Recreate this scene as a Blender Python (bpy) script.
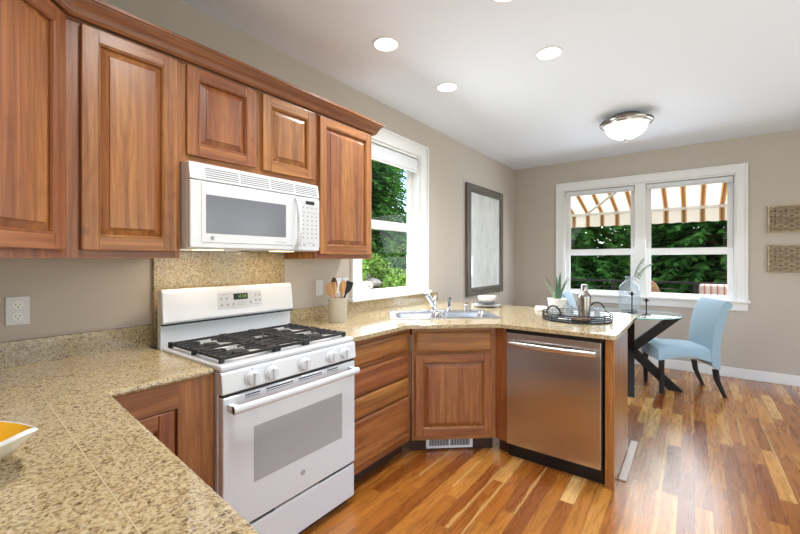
import bpy, bmesh, math, random
from mathutils import Vector, Matrix
from math import sin, cos, pi, radians as R

# ------------------------------------------------------------------ clear, camera, world, sun, exposure
for o in list(bpy.data.objects):
    bpy.data.objects.remove(o, do_unlink=True)
SC = bpy.context.scene
COL = SC.collection
random.seed(7)

YAW = 0.6464
cam_data = bpy.data.cameras.new('camera')
cam_data.sensor_width = 36.0
cam_data.lens = 387.1 / 800 * 36.0
cam_data.shift_y = -(267.0 - 260.0) / 800.0
cam_data.clip_start = 0.02
cam = bpy.data.objects.new('camera', cam_data)
cam.location = (2.1917, 0.0, 1.3485)
cam.rotation_euler = (R(90), 0, YAW)
COL.objects.link(cam)
SC.camera = cam

SC.view_settings.view_transform = 'Standard'
SC.view_settings.look = 'None'
SC.view_settings.gamma = 1.0
SC.view_settings.use_curve_mapping = False
SC.view_settings.exposure = 0.1

world = bpy.data.worlds.new('world')
SC.world = world
world.use_nodes = True
wn = world.node_tree
wn.nodes.clear()
sky = wn.nodes.new('ShaderNodeTexSky')
sky.sky_type = 'NISHITA'
sky.sun_disc = False
sky.sun_elevation = R(52)
sky.sun_rotation = R(150)
sky.air_density = 1.0
sky.dust_density = 1.5
bg = wn.nodes.new('ShaderNodeBackground')
bg.inputs['Strength'].default_value = 0.55
wo = wn.nodes.new('ShaderNodeOutputWorld')
wn.links.new(sky.outputs[0], bg.inputs[0])
wn.links.new(bg.outputs[0], wo.inputs[0])


def light(name, kind, loc, energy, color=(1, 1, 1), rot=(0, 0, 0), size=None, size_y=None, shape=None, spot=None, blend=None, radius=None, spread=None):
    d = bpy.data.lights.new(name, kind)
    d.energy = energy
    d.color = color
    if kind == 'AREA':
        d.shape = shape or ('RECTANGLE' if size_y else 'DISK')
        d.size = size
        if size_y:
            d.size_y = size_y
        if spread:
            d.spread = spread
    if kind == 'SPOT':
        d.spot_size = spot
        d.spot_blend = blend
    if radius is not None and kind in ('SPOT', 'POINT'):
        d.shadow_soft_size = radius
    o = bpy.data.objects.new(name, d)
    o.location = loc
    o.rotation_euler = rot
    COL.objects.link(o)
    return o


sun = light('sun', 'SUN', (6, -6, 12), 9.0, (1.0, 0.95, 0.87))
sun.rotation_euler = Vector((-0.36, -0.42, -0.83)).to_track_quat('-Z', 'Y').to_euler()
sun.data.angle = R(0.6)
# added fill at unseen doors, right and behind the camera; daylight at both windows
light('added_fill_right', 'AREA', (5.25, 2.6, 0.95), 26, (0.86, 0.93, 1.0), (0, R(132), 0), 1.9, 4.0, spread=R(120))
light('added_fill_rear', 'AREA', (3.7, -0.45, 0.95), 24, (0.86, 0.93, 1.0), (R(130), 0, 0), 1.7, 1.9, spread=R(120))
light('daylight_far_window', 'AREA', (1.66, 5.85, 1.62), 32, (0.86, 0.94, 1.0), (R(-66), 0, 0), 1.7, 1.2)
light('daylight_sink_window', 'AREA', (0.0, 2.8, 1.7), 24, (0.86, 0.94, 1.0), (0, R(-62), 0), 1.25, 0.82)


# ------------------------------------------------------------------ node helpers / materials
def lin(c):
    c = c / 255.0
    return c / 12.92 if c <= 0.04045 else ((c + 0.055) / 1.055) ** 2.4


def rgb(r, g, b):
    return (lin(r), lin(g), lin(b), 1.0)


class NT:
    def __init__(s, name):
        s.m = bpy.data.materials.new(name)
        s.m.use_nodes = True
        s.t = s.m.node_tree
        s.t.nodes.clear()
        s.out = s.t.nodes.new('ShaderNodeOutputMaterial')

    def n(s, typ, **kw):
        nd = s.t.nodes.new(typ)
        for k, v in kw.items():
            if k.startswith('i_'):
                nd.inputs[k[2:].replace('_', ' ')].default_value = v
            else:
                setattr(nd, k, v)
        return nd

    def l(s, a, b):
        s.t.links.new(a, b)

    def math(s, op, a, b=None, c=None):
        nd = s.t.nodes.new('ShaderNodeMath')
        nd.operation = op
        for i, v in enumerate((a, b, c)):
            if v is None:
                continue
            if isinstance(v, (int, float)):
                nd.inputs[i].default_value = v
            else:
                s.l(v, nd.inputs[i])
        return nd.outputs[0]

    def ramp(s, fac, stops, interp='LINEAR'):
        nd = s.t.nodes.new('ShaderNodeValToRGB')
        cr = nd.color_ramp
        cr.interpolation = interp
        while len(cr.elements) < len(stops):
            cr.elements.new(0.5)
        for e, (p, c) in zip(cr.elements, stops):
            e.position = p
            e.color = c
        s.l(fac, nd.inputs[0])
        return nd.outputs[0]

    def mix(s, fac, a, b, blend='MIX'):
        nd = s.t.nodes.new('ShaderNodeMix')
        nd.data_type = 'RGBA'
        nd.blend_type = blend
        for i, v in ((0, fac), (6, a), (7, b)):
            if isinstance(v, (int, float, tuple)):
                nd.inputs[i].default_value = v
            else:
                s.l(v, nd.inputs[i])
        return nd.outputs[2]

    def noise(s, vec, scale, detail=3, rough=0.55, dist=0.0):
        nd = s.t.nodes.new('ShaderNodeTexNoise')
        nd.inputs['Scale'].default_value = scale
        nd.inputs['Detail'].default_value = detail
        nd.inputs['Roughness'].default_value = rough
        nd.inputs['Distortion'].default_value = dist
        s.l(vec, nd.inputs['Vector'])
        return nd.outputs['Fac']

    def coord(s, scale=(1, 1, 1), offset_random=False):
        tc = s.t.nodes.new('ShaderNodeTexCoord')
        v = tc.outputs['Object']
        if offset_random:
            oi = s.t.nodes.new('ShaderNodeObjectInfo')
            cmb = s.t.nodes.new('ShaderNodeCombineXYZ')
            for i, k in enumerate((7.3, 13.1, 4.7)):
                s.l(s.math('MULTIPLY', oi.outputs['Random'], k), cmb.inputs[i])
            ad = s.t.nodes.new('ShaderNodeVectorMath')
            ad.operation = 'ADD'
            s.l(v, ad.inputs[0])
            s.l(cmb.outputs[0], ad.inputs[1])
            v = ad.outputs[0]
        mp = s.t.nodes.new('ShaderNodeVectorMath')
        mp.operation = 'MULTIPLY'
        s.l(v, mp.inputs[0])
        mp.inputs[1].default_value = scale
        return mp.outputs[0]

    def sep(s, v):
        nd = s.t.nodes.new('ShaderNodeSeparateXYZ')
        s.l(v, nd.inputs[0])
        return nd.outputs

    def bsdf(s, color, rough=0.5, metal=0.0, coat=0.0, coat_rough=0.1, spec=0.5, bump=None, bump_str=0.2, bump_dist=0.002, **kw):
        b = s.t.nodes.new('ShaderNodeBsdfPrincipled')
        for key, v in (('Base Color', color), ('Roughness', rough), ('Metallic', metal)):
            if isinstance(v, (int, float, tuple)):
                b.inputs[key].default_value = v
            else:
                s.l(v, b.inputs[key])
        b.inputs['Coat Weight'].default_value = coat
        b.inputs['Coat Roughness'].default_value = coat_rough
        b.inputs['Specular IOR Level'].default_value = spec
        for k, v in kw.items():
            b.inputs[k.replace('_', ' ')].default_value = v
        if bump is not None:
            bp = s.t.nodes.new('ShaderNodeBump')
            bp.inputs['Strength'].default_value = bump_str
            bp.inputs['Distance'].default_value = bump_dist
            s.l(bump, bp.inputs['Height'])
            s.l(bp.outputs[0], b.inputs['Normal'])
        s.l(b.outputs[0], s.out.inputs[0])
        s.b = b
        return s.m


def plain(name, c, rough=0.5, metal=0.0, **kw):
    """A painted / moulded surface: flat colour with a slight procedural mottling."""
    t = NT(name)
    n = t.noise(t.coord(), 60, 2)
    col = t.mix(t.math('MULTIPLY', n, 0.10), c, tuple(x * 0.8 for x in c[:3]) + (1,))
    return t.bsdf(col, rough, metal, **kw)


def wood(name, axis, dark, mid, light_, strip=None, coat=0.8, rough=0.45, strip_axis=0, vary=0.26):
    t = NT(name)
    s1 = [34, 34, 34]
    s1[axis] = 1.3
    s2 = [260, 260, 260]
    s2[axis] = 7
    v1 = t.coord(tuple(s1), True)
    n1 = t.noise(v1, 1.0, 6, 0.62, 0.7)
    n2 = t.noise(t.coord(tuple(s2), True), 1.0, 2, 0.5)
    base = t.ramp(n1, [(0.28, dark), (0.47, mid), (0.66, light_)])
    k = t.ramp(n2, [(0.3, (0.84, 0.81, 0.78, 1)), (0.6, (1, 1, 1, 1))])
    col = t.mix(0.55, base, k, 'MULTIPLY')
    # cathedral growth rings
    s3 = [7, 7, 7]
    s3[axis] = 0.9
    rn_ = t.noise(t.coord(tuple(s3), True), 1.0, 2, 0.4, 0.3)
    sn = t.math('SINE', t.math('MULTIPLY', rn_, 95.0))
    rg_ = t.ramp(t.math('ADD', t.math('MULTIPLY', sn, 0.5), 0.5), [(0.0, (0.80, 0.74, 0.68, 1)), (0.35, (1, 1, 1, 1)), (1.0, (1.05, 1.04, 1.02, 1))])
    col = t.mix(0.6, col, rg_, 'MULTIPLY')
    # knots
    kn = t.noise(t.coord((9, 9, 9), True), 1.0, 1, 0.3)
    kf = t.ramp(kn, [(0.80, (0, 0, 0, 1)), (0.83, (1, 1, 1, 1))])
    col = t.mix(t.math('MULTIPLY', kf, 0.35), col, tuple(x * 0.3 for x in dark[:3]) + (1,))
    oi = t.n('ShaderNodeObjectInfo')
    r = oi.outputs['Random']
    if strip:
        xs = t.sep(t.coord((1, 1, 1), False))[strip_axis]
        idx = t.math('FLOOR', t.math('DIVIDE', t.math('ADD', xs, t.math('MULTIPLY', r, 0.3)), strip))
        wn_ = t.n('ShaderNodeTexWhiteNoise', noise_dimensions='1D')
        t.l(t.math('ADD', idx, t.math('MULTIPLY', r, 31.0)), wn_.inputs['W'])
        r = wn_.outputs['Value']
    hv = t.n('ShaderNodeHueSaturation')
    t.l(col, hv.inputs['Color'])
    t.l(t.math('ADD', t.math('MULTIPLY', r, vary), 1.0 - vary * 0.5), hv.inputs['Value'])
    t.l(t.math('ADD', t.math('MULTIPLY', r, 0.018), 0.491), hv.inputs['Hue'])
    return t.bsdf(hv.outputs[0], rough, 0, coat, 0.33, spec=0.35, bump=n2, bump_str=0.06)


CH_D, CH_M, CH_L = rgb(110, 60, 24), rgb(146, 88, 41), rgb(172, 114, 60)
WOOD_V = wood('cherry_vertical_grain', 2, CH_D, CH_M, CH_L)
WOOD_H = wood('cherry_horizontal_grain', 0, CH_D, CH_M, CH_L)
WOOD_P = wood('cherry_panel', 2, CH_D, CH_M, CH_L, strip=0.115, vary=0.40)
WOOD_Y = wood('cherry_moulding_grain', 1, rgb(100, 52, 18), rgb(132, 76, 30), rgb(156, 98, 44), vary=0.1)
KICK = plain('dark_toe_kick', rgb(62, 34, 20), 0.6)


def floor_mat():
    t = NT('oak_plank_floor')
    xyz = t.sep(t.coord())
    W = 0.076
    px = t.math('DIVIDE', xyz[0], W)
    ix = t.math('FLOOR', px)
    w1 = t.n('ShaderNodeTexWhiteNoise', noise_dimensions='1D')
    t.l(ix, w1.inputs['W'])
    py = t.math('ADD', t.math('DIVIDE', xyz[1], 0.72), t.math('MULTIPLY', w1.outputs['Value'], 9.0))
    iy = t.math('FLOOR', py)
    cmb = t.n('ShaderNodeCombineXYZ')
    t.l(ix, cmb.inputs[0])
    t.l(iy, cmb.inputs[1])
    w2 = t.n('ShaderNodeTexWhiteNoise', noise_dimensions='2D')
    t.l(cmb.outputs[0], w2.inputs['Vector'])
    base = t.ramp(w2.outputs['Value'], [(0.0, rgb(136, 72, 24)), (0.2, rgb(160, 94, 34)), (0.5, rgb(182, 116, 46)), (0.86, rgb(202, 140, 64)), (0.95, rgb(218, 166, 94)), (1.0, rgb(230, 190, 124))])
    off = t.n('ShaderNodeCombineXYZ')
    t.l(t.math('MULTIPLY', w2.outputs['Value'], 40.0), off.inputs[0])
    t.l(t.math('MULTIPLY', w2.outputs['Value'], 17.0), off.inputs[1])
    ad = t.n('ShaderNodeVectorMath', operation='ADD')
    t.l(t.coord((26, 2.2, 1)), ad.inputs[0])
    t.l(off.outputs[0], ad.inputs[1])
    g = t.noise(ad.outputs[0], 1.0, 5, 0.62, 1.6)
    gr = t.ramp(g, [(0.28, (0.5, 0.42, 0.36, 1)), (0.5, (0.95, 0.93, 0.9, 1)), (0.7, (1.12, 1.1, 1.05, 1))])
    col = t.mix(0.85, base, gr, 'MULTIPLY')
    # streaks of heartwood
    h = t.noise(ad.outputs[0], 0.45, 2, 0.5, 0.6)
    hf = t.ramp(h, [(0.60, (0, 0, 0, 1)), (0.66, (1, 1, 1, 1))])
    col = t.mix(t.math('MULTIPLY', hf, 0.45), col, rgb(120, 62, 24))
    fx = t.math('FRACT', px)
    fy = t.math('FRACT', py)
    ex = t.math('MINIMUM', fx, t.math('SUBTRACT', 1.0, fx))
    ey = t.math('MULTIPLY', t.math('MINIMUM', fy, t.math('SUBTRACT', 1.0, fy)), 8.6)
    # pale sapwood along one edge of some boards
    sap = t.math('MULTIPLY', t.math('GREATER_THAN', t.math('ADD', t.math('MULTIPLY', fx, 0.5), t.math('MULTIPLY', g, 0.35)), 0.56), t.math('GREATER_THAN', t.math('FRACT', t.math('MULTIPLY', w2.outputs['Value'], 7.7)), 0.84))
    col = t.mix(t.math('MULTIPLY', sap, 0.45), col, rgb(232, 190, 118))
    e = t.math('MINIMUM', ex, ey)
    gap = t.ramp(e, [(0.008, (1, 1, 1, 1)), (0.024, (0, 0, 0, 1))])
    col = t.mix(t.math('MULTIPLY', gap, 0.6), col, rgb(70, 36, 14))
    rough = t.math('ADD', t.math('MULTIPLY', g, 0.14), 0.21)
    return t.bsdf(col, rough, 0, 0.5, 0.2, spec=0.55, bump=t.math('SUBTRACT', g, gap), bump_str=0.05, bump_dist=0.0015)


def granite_mat():
    t = NT('speckled_granite')
    v = t.coord()
    vo = t.n('ShaderNodeTexVoronoi', feature='F1')
    vo.inputs['Scale'].default_value = 210
    t.l(v, vo.inputs['Vector'])
    big = t.noise(v, 9, 3, 0.6)
    rnd = t.sep(vo.outputs['Color'])[0]
    f = t.math('ADD', t.math('MULTIPLY', rnd, 0.85), t.math('MULTIPLY', big, 0.22))
    col = t.ramp(f, [(0.0, rgb(54, 42, 32)), (0.14, rgb(90, 72, 50)), (0.24, rgb(128, 104, 72)), (0.40, rgb(172, 150, 108)), (0.66, rgb(196, 177, 136)), (0.86, rgb(208, 196, 164)), (1.0, rgb(150, 146, 138))])
    vo2 = t.n('ShaderNodeTexVoronoi', feature='F1')
    vo2.inputs['Scale'].default_value = 120
    t.l(v, vo2.inputs['Vector'])
    r2 = t.sep(vo2.outputs['Color'])[1]
    c2 = t.ramp(r2, [(0.0, rgb(88, 68, 46)), (0.14, rgb(120, 94, 60)), (0.2, rgb(178, 158, 118)), (1.0, rgb(194, 176, 140))])
    col = t.mix(0.38, col, c2)
    return t.bsdf(col, 0.09, 0, 0.0, spec=0.7)


def wall_mat(name, c):
    t = NT(name)
    n = t.noise(t.coord(), 160, 3)
    n2 = t.noise(t.coord(), 1.3, 2)
    col = t.mix(t.math('MULTIPLY', n2, 0.12), c, tuple(x * 0.9 for x in c[:3]) + (1,))
    return t.bsdf(col, 0.7, spec=0.25, bump=n, bump_str=0.12, bump_dist=0.001)


def emit(name, c, s):
    t = NT(name)
    e = t.n('ShaderNodeEmission')
    n = t.noise(t.coord(), 20, 1)
    t.l(t.mix(t.math('MULTIPLY', n, 0.05), c, (1, 1, 1, 1)), e.inputs[0])
    e.inputs[1].default_value = s
    t.l(e.outputs[0], t.out.inputs[0])
    return t.m


def glass(name, tint=(1, 1, 1, 1), ior=1.45, rough=0.0, body=0.0, bodycol=None):
    """thin clear glass: transparent with fresnel reflection"""
    t = NT(name)
    tr = t.n('ShaderNodeBsdfTransparent')
    n = t.noise(t.coord(), 3, 1)
    t.l(t.mix(t.math('MULTIPLY', n, 0.04), tint, tuple(x * 0.97 for x in tint[:3]) + (1,)), tr.inputs[0])
    gl = t.n('ShaderNodeBsdfGlossy')
    gl.inputs['Roughness'].default_value = rough
    fr = t.n('ShaderNodeFresnel')
    fr.inputs[0].default_value = ior
    mx = t.n('ShaderNodeMixShader')
    geo = t.n('ShaderNodeNewGeometry')
    t.l(t.math('MULTIPLY', fr.outputs[0], t.math('SUBTRACT', 1.0, geo.outputs['Backfacing'])), mx.inputs[0])
    t.l(tr.outputs[0], mx.inputs[1])
    t.l(gl.outputs[0], mx.inputs[2])
    last = mx.outputs[0]
    if body:
        df = t.n('ShaderNodeBsdfDiffuse')
        df.inputs[0].default_value = bodycol
        m2 = t.n('ShaderNodeMixShader')
        m2.inputs[0].default_value = body
        t.l(last, m2.inputs[1])
        t.l(df.outputs[0], m2.inputs[2])
        last = m2.outputs[0]
    t.l(last, t.out.inputs[0])
    return t.m


def steel_mat(name, c=rgb(200, 196, 190), rough=0.26, axis=0, aniso=0.7):
    t = NT(name)
    s = [300, 300, 300]
    s[axis] = 3
    n = t.noise(t.coord(tuple(s)), 1.0, 2)
    col = t.mix(t.math('MULTIPLY', n, 0.08), c, tuple(x * 0.72 for x in c[:3]) + (1,))
    r = t.math('ADD', t.math('MULTIPLY', n, 0.02), rough)
    m = t.bsdf(col, r, 1.0, bump=n, bump_str=0.002, bump_dist=0.0005, Anisotropic=aniso)
    cz = t.n('ShaderNodeCombineXYZ')
    cz.inputs[0].default_value = 1.0
    t.l(cz.outputs[0], t.b.inputs['Tangent'])
    return m


def leaf_mat(name, c1, c2, trans=0.35):
    t = NT(name)
    geo = t.n('ShaderNodeNewGeometry')
    n = t.noise(t.coord(), 1.6, 3)
    f = t.math('ADD', t.math('MULTIPLY', geo.outputs['Random Per Island'], 0.55), t.math('MULTIPLY', n, 0.45))
    col = t.ramp(f, [(0.15, c1), (0.8, c2)])
    d = t.n('ShaderNodeBsdfDiffuse')
    tl = t.n('ShaderNodeBsdfTranslucent')
    t.l(col, d.inputs[0])
    t.l(col, tl.inputs[0])
    mx = t.n('ShaderNodeMixShader')
    mx.inputs[0].default_value = trans
    t.l(d.outputs[0], mx.inputs[1])
    t.l(tl.outputs[0], mx.inputs[2])
    t.l(mx.outputs[0], t.out.inputs[0])
    return t.m


def awning_mat():
    t = NT('striped_awning_canvas')
    x = t.sep(t.coord())[0]
    f = t.math('FRACT', t.math('ADD', t.math('DIVIDE', x, 0.255), 0.3))
    cream, tan, br = rgb(250, 247, 242), rgb(214, 186, 146), rgb(158, 126, 94)
    col = t.ramp(f, [(0.0, cream), (0.30, tan), (0.385, br), (0.455, rgb(186, 152, 116)), (0.49, br), (0.515, tan), (0.60, cream), (0.95, rgb(250, 246, 236))], 'CONSTANT')
    n = t.noise(t.coord((300, 300, 300)), 1, 2)
    col = t.mix(t.math('MULTIPLY', n, 0.1), col, (0.5, 0.48, 0.45, 1))
    d = t.n('ShaderNodeBsdfDiffuse')
    tl = t.n('ShaderNodeBsdfTranslucent')
    t.l(col, d.inputs[0])
    t.l(col, tl.inputs[0])
    mx = t.n('ShaderNodeMixShader')
    mx.inputs[0].default_value = 0.55
    t.l(d.outputs[0], mx.inputs[1])
    t.l(tl.outputs[0], mx.inputs[2])
    t.l(mx.outputs[0], t.out.inputs[0])
    return t.m


def ground_mat():
    t = NT('garden_ground')
    n = t.noise(t.coord(), 2.5, 5, 0.65)
    col = t.ramp(n, [(0.3, rgb(60, 78, 30)), (0.5, rgb(104, 120, 52)), (0.62, rgb(150, 138, 110)), (0.8, rgb(120, 100, 76))])
    return t.bsdf(col, 0.9, bump=n, bump_str=0.6, bump_dist=0.05)


def rock_mat():
    t = NT('pale_rock')
    n = t.noise(t.coord(), 9, 5, 0.65)
    col = t.ramp(n, [(0.3, rgb(150, 140, 128)), (0.6, rgb(206, 196, 184))])
    return t.bsdf(col, 0.9, bump=n, bump_str=0.5, bump_dist=0.02)


def fabric_mat(name, c, scale=420):
    t = NT(name)
    n = t.noise(t.coord(), scale, 2)
    n2 = t.noise(t.coord(), 5, 2)
    col = t.mix(t.math('MULTIPLY', n, 0.45), c, tuple(x * 0.72 for x in c[:3]) + (1,))
    col = t.mix(t.math('MULTIPLY', n2, 0.25), col, tuple(min(1, x * 1.12) for x in c[:3]) + (1,))
    return t.bsdf(col, 0.9, spec=0.2, bump=n, bump_str=0.25, bump_dist=0.001, Sheen_Weight=0.3)


FLOOR = floor_mat()
GRANITE = granite_mat()
PAINT = wall_mat('greige_wall_paint', rgb(196, 187, 177))
CEIL = wall_mat('white_ceiling_paint', rgb(233, 239, 249))
TRIM = plain('white_trim_paint', rgb(238, 238, 238), 0.35)
WHITE = plain('white_enamel', rgb(222, 226, 231), 0.18, coat=0.3)
WHITE2 = plain('white_plastic', rgb(222, 225, 230), 0.35)
WGREY = plain('pale_grey_plastic', rgb(206, 209, 214), 0.35)
MIDGREY = plain('mid_grey_print', rgb(128, 132, 138), 0.5)
BLACK = plain('black_satin', rgb(18, 18, 19), 0.45)
IRON = plain('cast_iron', rgb(30, 31, 33), 0.55)
DARKWOOD = wood('espresso_wood', 2, rgb(13, 9, 8), rgb(20, 14, 12), rgb(26, 18, 15), vary=0.2, coat=0.0, rough=0.55)
SHAKER = plain('shaker_steel', rgb(158, 152, 146), 0.22, 1.0)
CHROME = plain('polished_chrome', rgb(222, 224, 228), 0.08, 1.0)
NICKEL = plain('brushed_nickel', rgb(196, 192, 186), 0.28, 1.0)
STEEL = steel_mat('brushed_stainless', rgb(196, 193, 190), 0.24, 0, 0.92)
SINKSTEEL = steel_mat('satin_sink_steel', rgb(204, 206, 210), 0.24, 0, 0.0)
PANE = glass('window_glass', (1, 1, 1, 1), 1.22)
CLEAR = glass('drinking_glass', (0.93, 0.95, 0.96, 1), 1.7, 0.03, 0.10, rgb(235, 238, 240))
TABLEGLASS = glass('table_glass', (0.90, 0.97, 0.95, 1), 1.55)
TABLEEDGE = plain('green_glass_edge', rgb(120, 190, 176), 0.1)
VASEGLASS = glass('blue_grey_vase_glass', (0.96, 0.98, 0.99, 1), 1.5, 0.04, 0.14, rgb(222, 230, 236))
LAMP_ON = emit('lit_lens', (1.0, 0.97, 0.92, 1), 7.0)
BOWL_ON = emit('lit_frosted_bowl', (1.0, 0.96, 0.90, 1), 1.7)
DIGITS = emit('green_digits', (0.45, 0.85, 0.15, 1), 0.9)
PORCELAIN = plain('glazed_porcelain', rgb(240, 240, 238), 0.12, coat=0.3)
CERAMIC = plain('cream_stoneware', rgb(192, 186, 172), 0.3, coat=0.2)
YELLOW = plain('yellow_glaze', rgb(255, 200, 24), 0.12, coat=0.4)
BEECH = wood('pale_spoon_wood', 2, rgb(150, 104, 62), rgb(190, 142, 94), rgb(214, 172, 122))
BLUEFAB = fabric_mat('pale_blue_upholstery', rgb(152, 178, 194))
CREAMFAB = plain('white_cloth', rgb(238, 238, 236), 0.9)
WAX = plain('white_wax', rgb(240, 238, 232), 0.5)
ALOE = plain('aloe_leaf', rgb(66, 100, 72), 0.5)
ALOE2 = plain('pale_aloe_leaf', rgb(150, 172, 140), 0.5)
FERN = plain('sage_leaf', rgb(126, 150, 126), 0.6)
CARVED = wood('limewashed_carved_wood', 0, rgb(150, 132, 108), rgb(180, 164, 140), rgb(206, 192, 168), coat=0, rough=0.8)
FRAMEWOOD = wood('weathered_grey_wood', 2, rgb(64, 58, 54), rgb(94, 88, 82), rgb(126, 120, 114), coat=0, rough=0.6)
CONIFER = leaf_mat('conifer_needles', rgb(20, 52, 22), rgb(74, 122, 52))
SHRUB = leaf_mat('bright_shrub_leaf', rgb(92, 136, 48), rgb(176, 206, 108))
SHRUB2 = leaf_mat('deep_shrub_leaf', rgb(40, 78, 40), rgb(92, 132, 76))
BARK = wood('bark', 2, rgb(50, 38, 30), rgb(78, 62, 50), rgb(100, 84, 70), coat=0, rough=0.9)
AWN = awning_mat()
GROUND = ground_mat()
ROCK = rock_mat()
DECK = wood('weathered_deck', 1, rgb(110, 92, 78), rgb(140, 122, 106), rgb(160, 144, 128), coat=0, rough=0.8)
RAILM = plain('dark_metal_railing', rgb(34, 32, 32), 0.5)


def cushion_mat():
    t = NT('striped_patio_cushion')
    z = t.sep(t.coord((1, 1, 1)))[0]
    f = t.math('FRACT', t.math('DIVIDE', z, 0.09))
    col = t.ramp(f, [(0.0, rgb(226, 214, 204)), (0.6, rgb(190, 120, 104)), (0.8, rgb(214, 190, 176))], 'CONSTANT')
    return t.bsdf(col, 0.9)


CUSHION = cushion_mat()


def pale_mirror_mat():
    """pale mirror glass: mottled diffuse colour mixed with gloss"""
    t = NT('pale_mirror_glass')
    n = t.noise(t.coord((3, 3, 1.2)), 3.0, 5, 0.65, 0.8)
    col = t.ramp(n, [(0.35, rgb(222, 228, 230)), (0.65, rgb(246, 249, 250))])
    d = t.n('ShaderNodeBsdfDiffuse')
    t.l(col, d.inputs[0])
    g = t.n('ShaderNodeBsdfGlossy')
    g.inputs['Roughness'].default_value = 0.06
    g.inputs[0].default_value = rgb(240, 244, 246)
    mx = t.n('ShaderNodeMixShader')
    mx.inputs[0].default_value = 0.35
    t.l(d.outputs[0], mx.inputs[1])
    t.l(g.outputs[0], mx.inputs[2])
    t.l(mx.outputs[0], t.out.inputs[0])
    return t.m


PALEMIRROR = pale_mirror_mat()


def oven_window_mat():
    t = NT('dotted_oven_glass')
    v = t.coord((180, 180, 180))
    vo = t.n('ShaderNodeTexVoronoi', feature='F1')
    vo.inputs['Scale'].default_value = 1.0
    vo.inputs['Randomness'].default_value = 0.0
    t.l(v, vo.inputs['Vector'])
    col = t.ramp(vo.outputs['Distance'], [(0.3, rgb(140, 142, 146)), (0.42, rgb(178, 180, 184))])
    return t.bsdf(col, 0.1, spec=0.5)


OVENGLASS = oven_window_mat()
MWGLASS = plain('grey_microwave_glass', rgb(122, 126, 134), 0.12)


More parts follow.
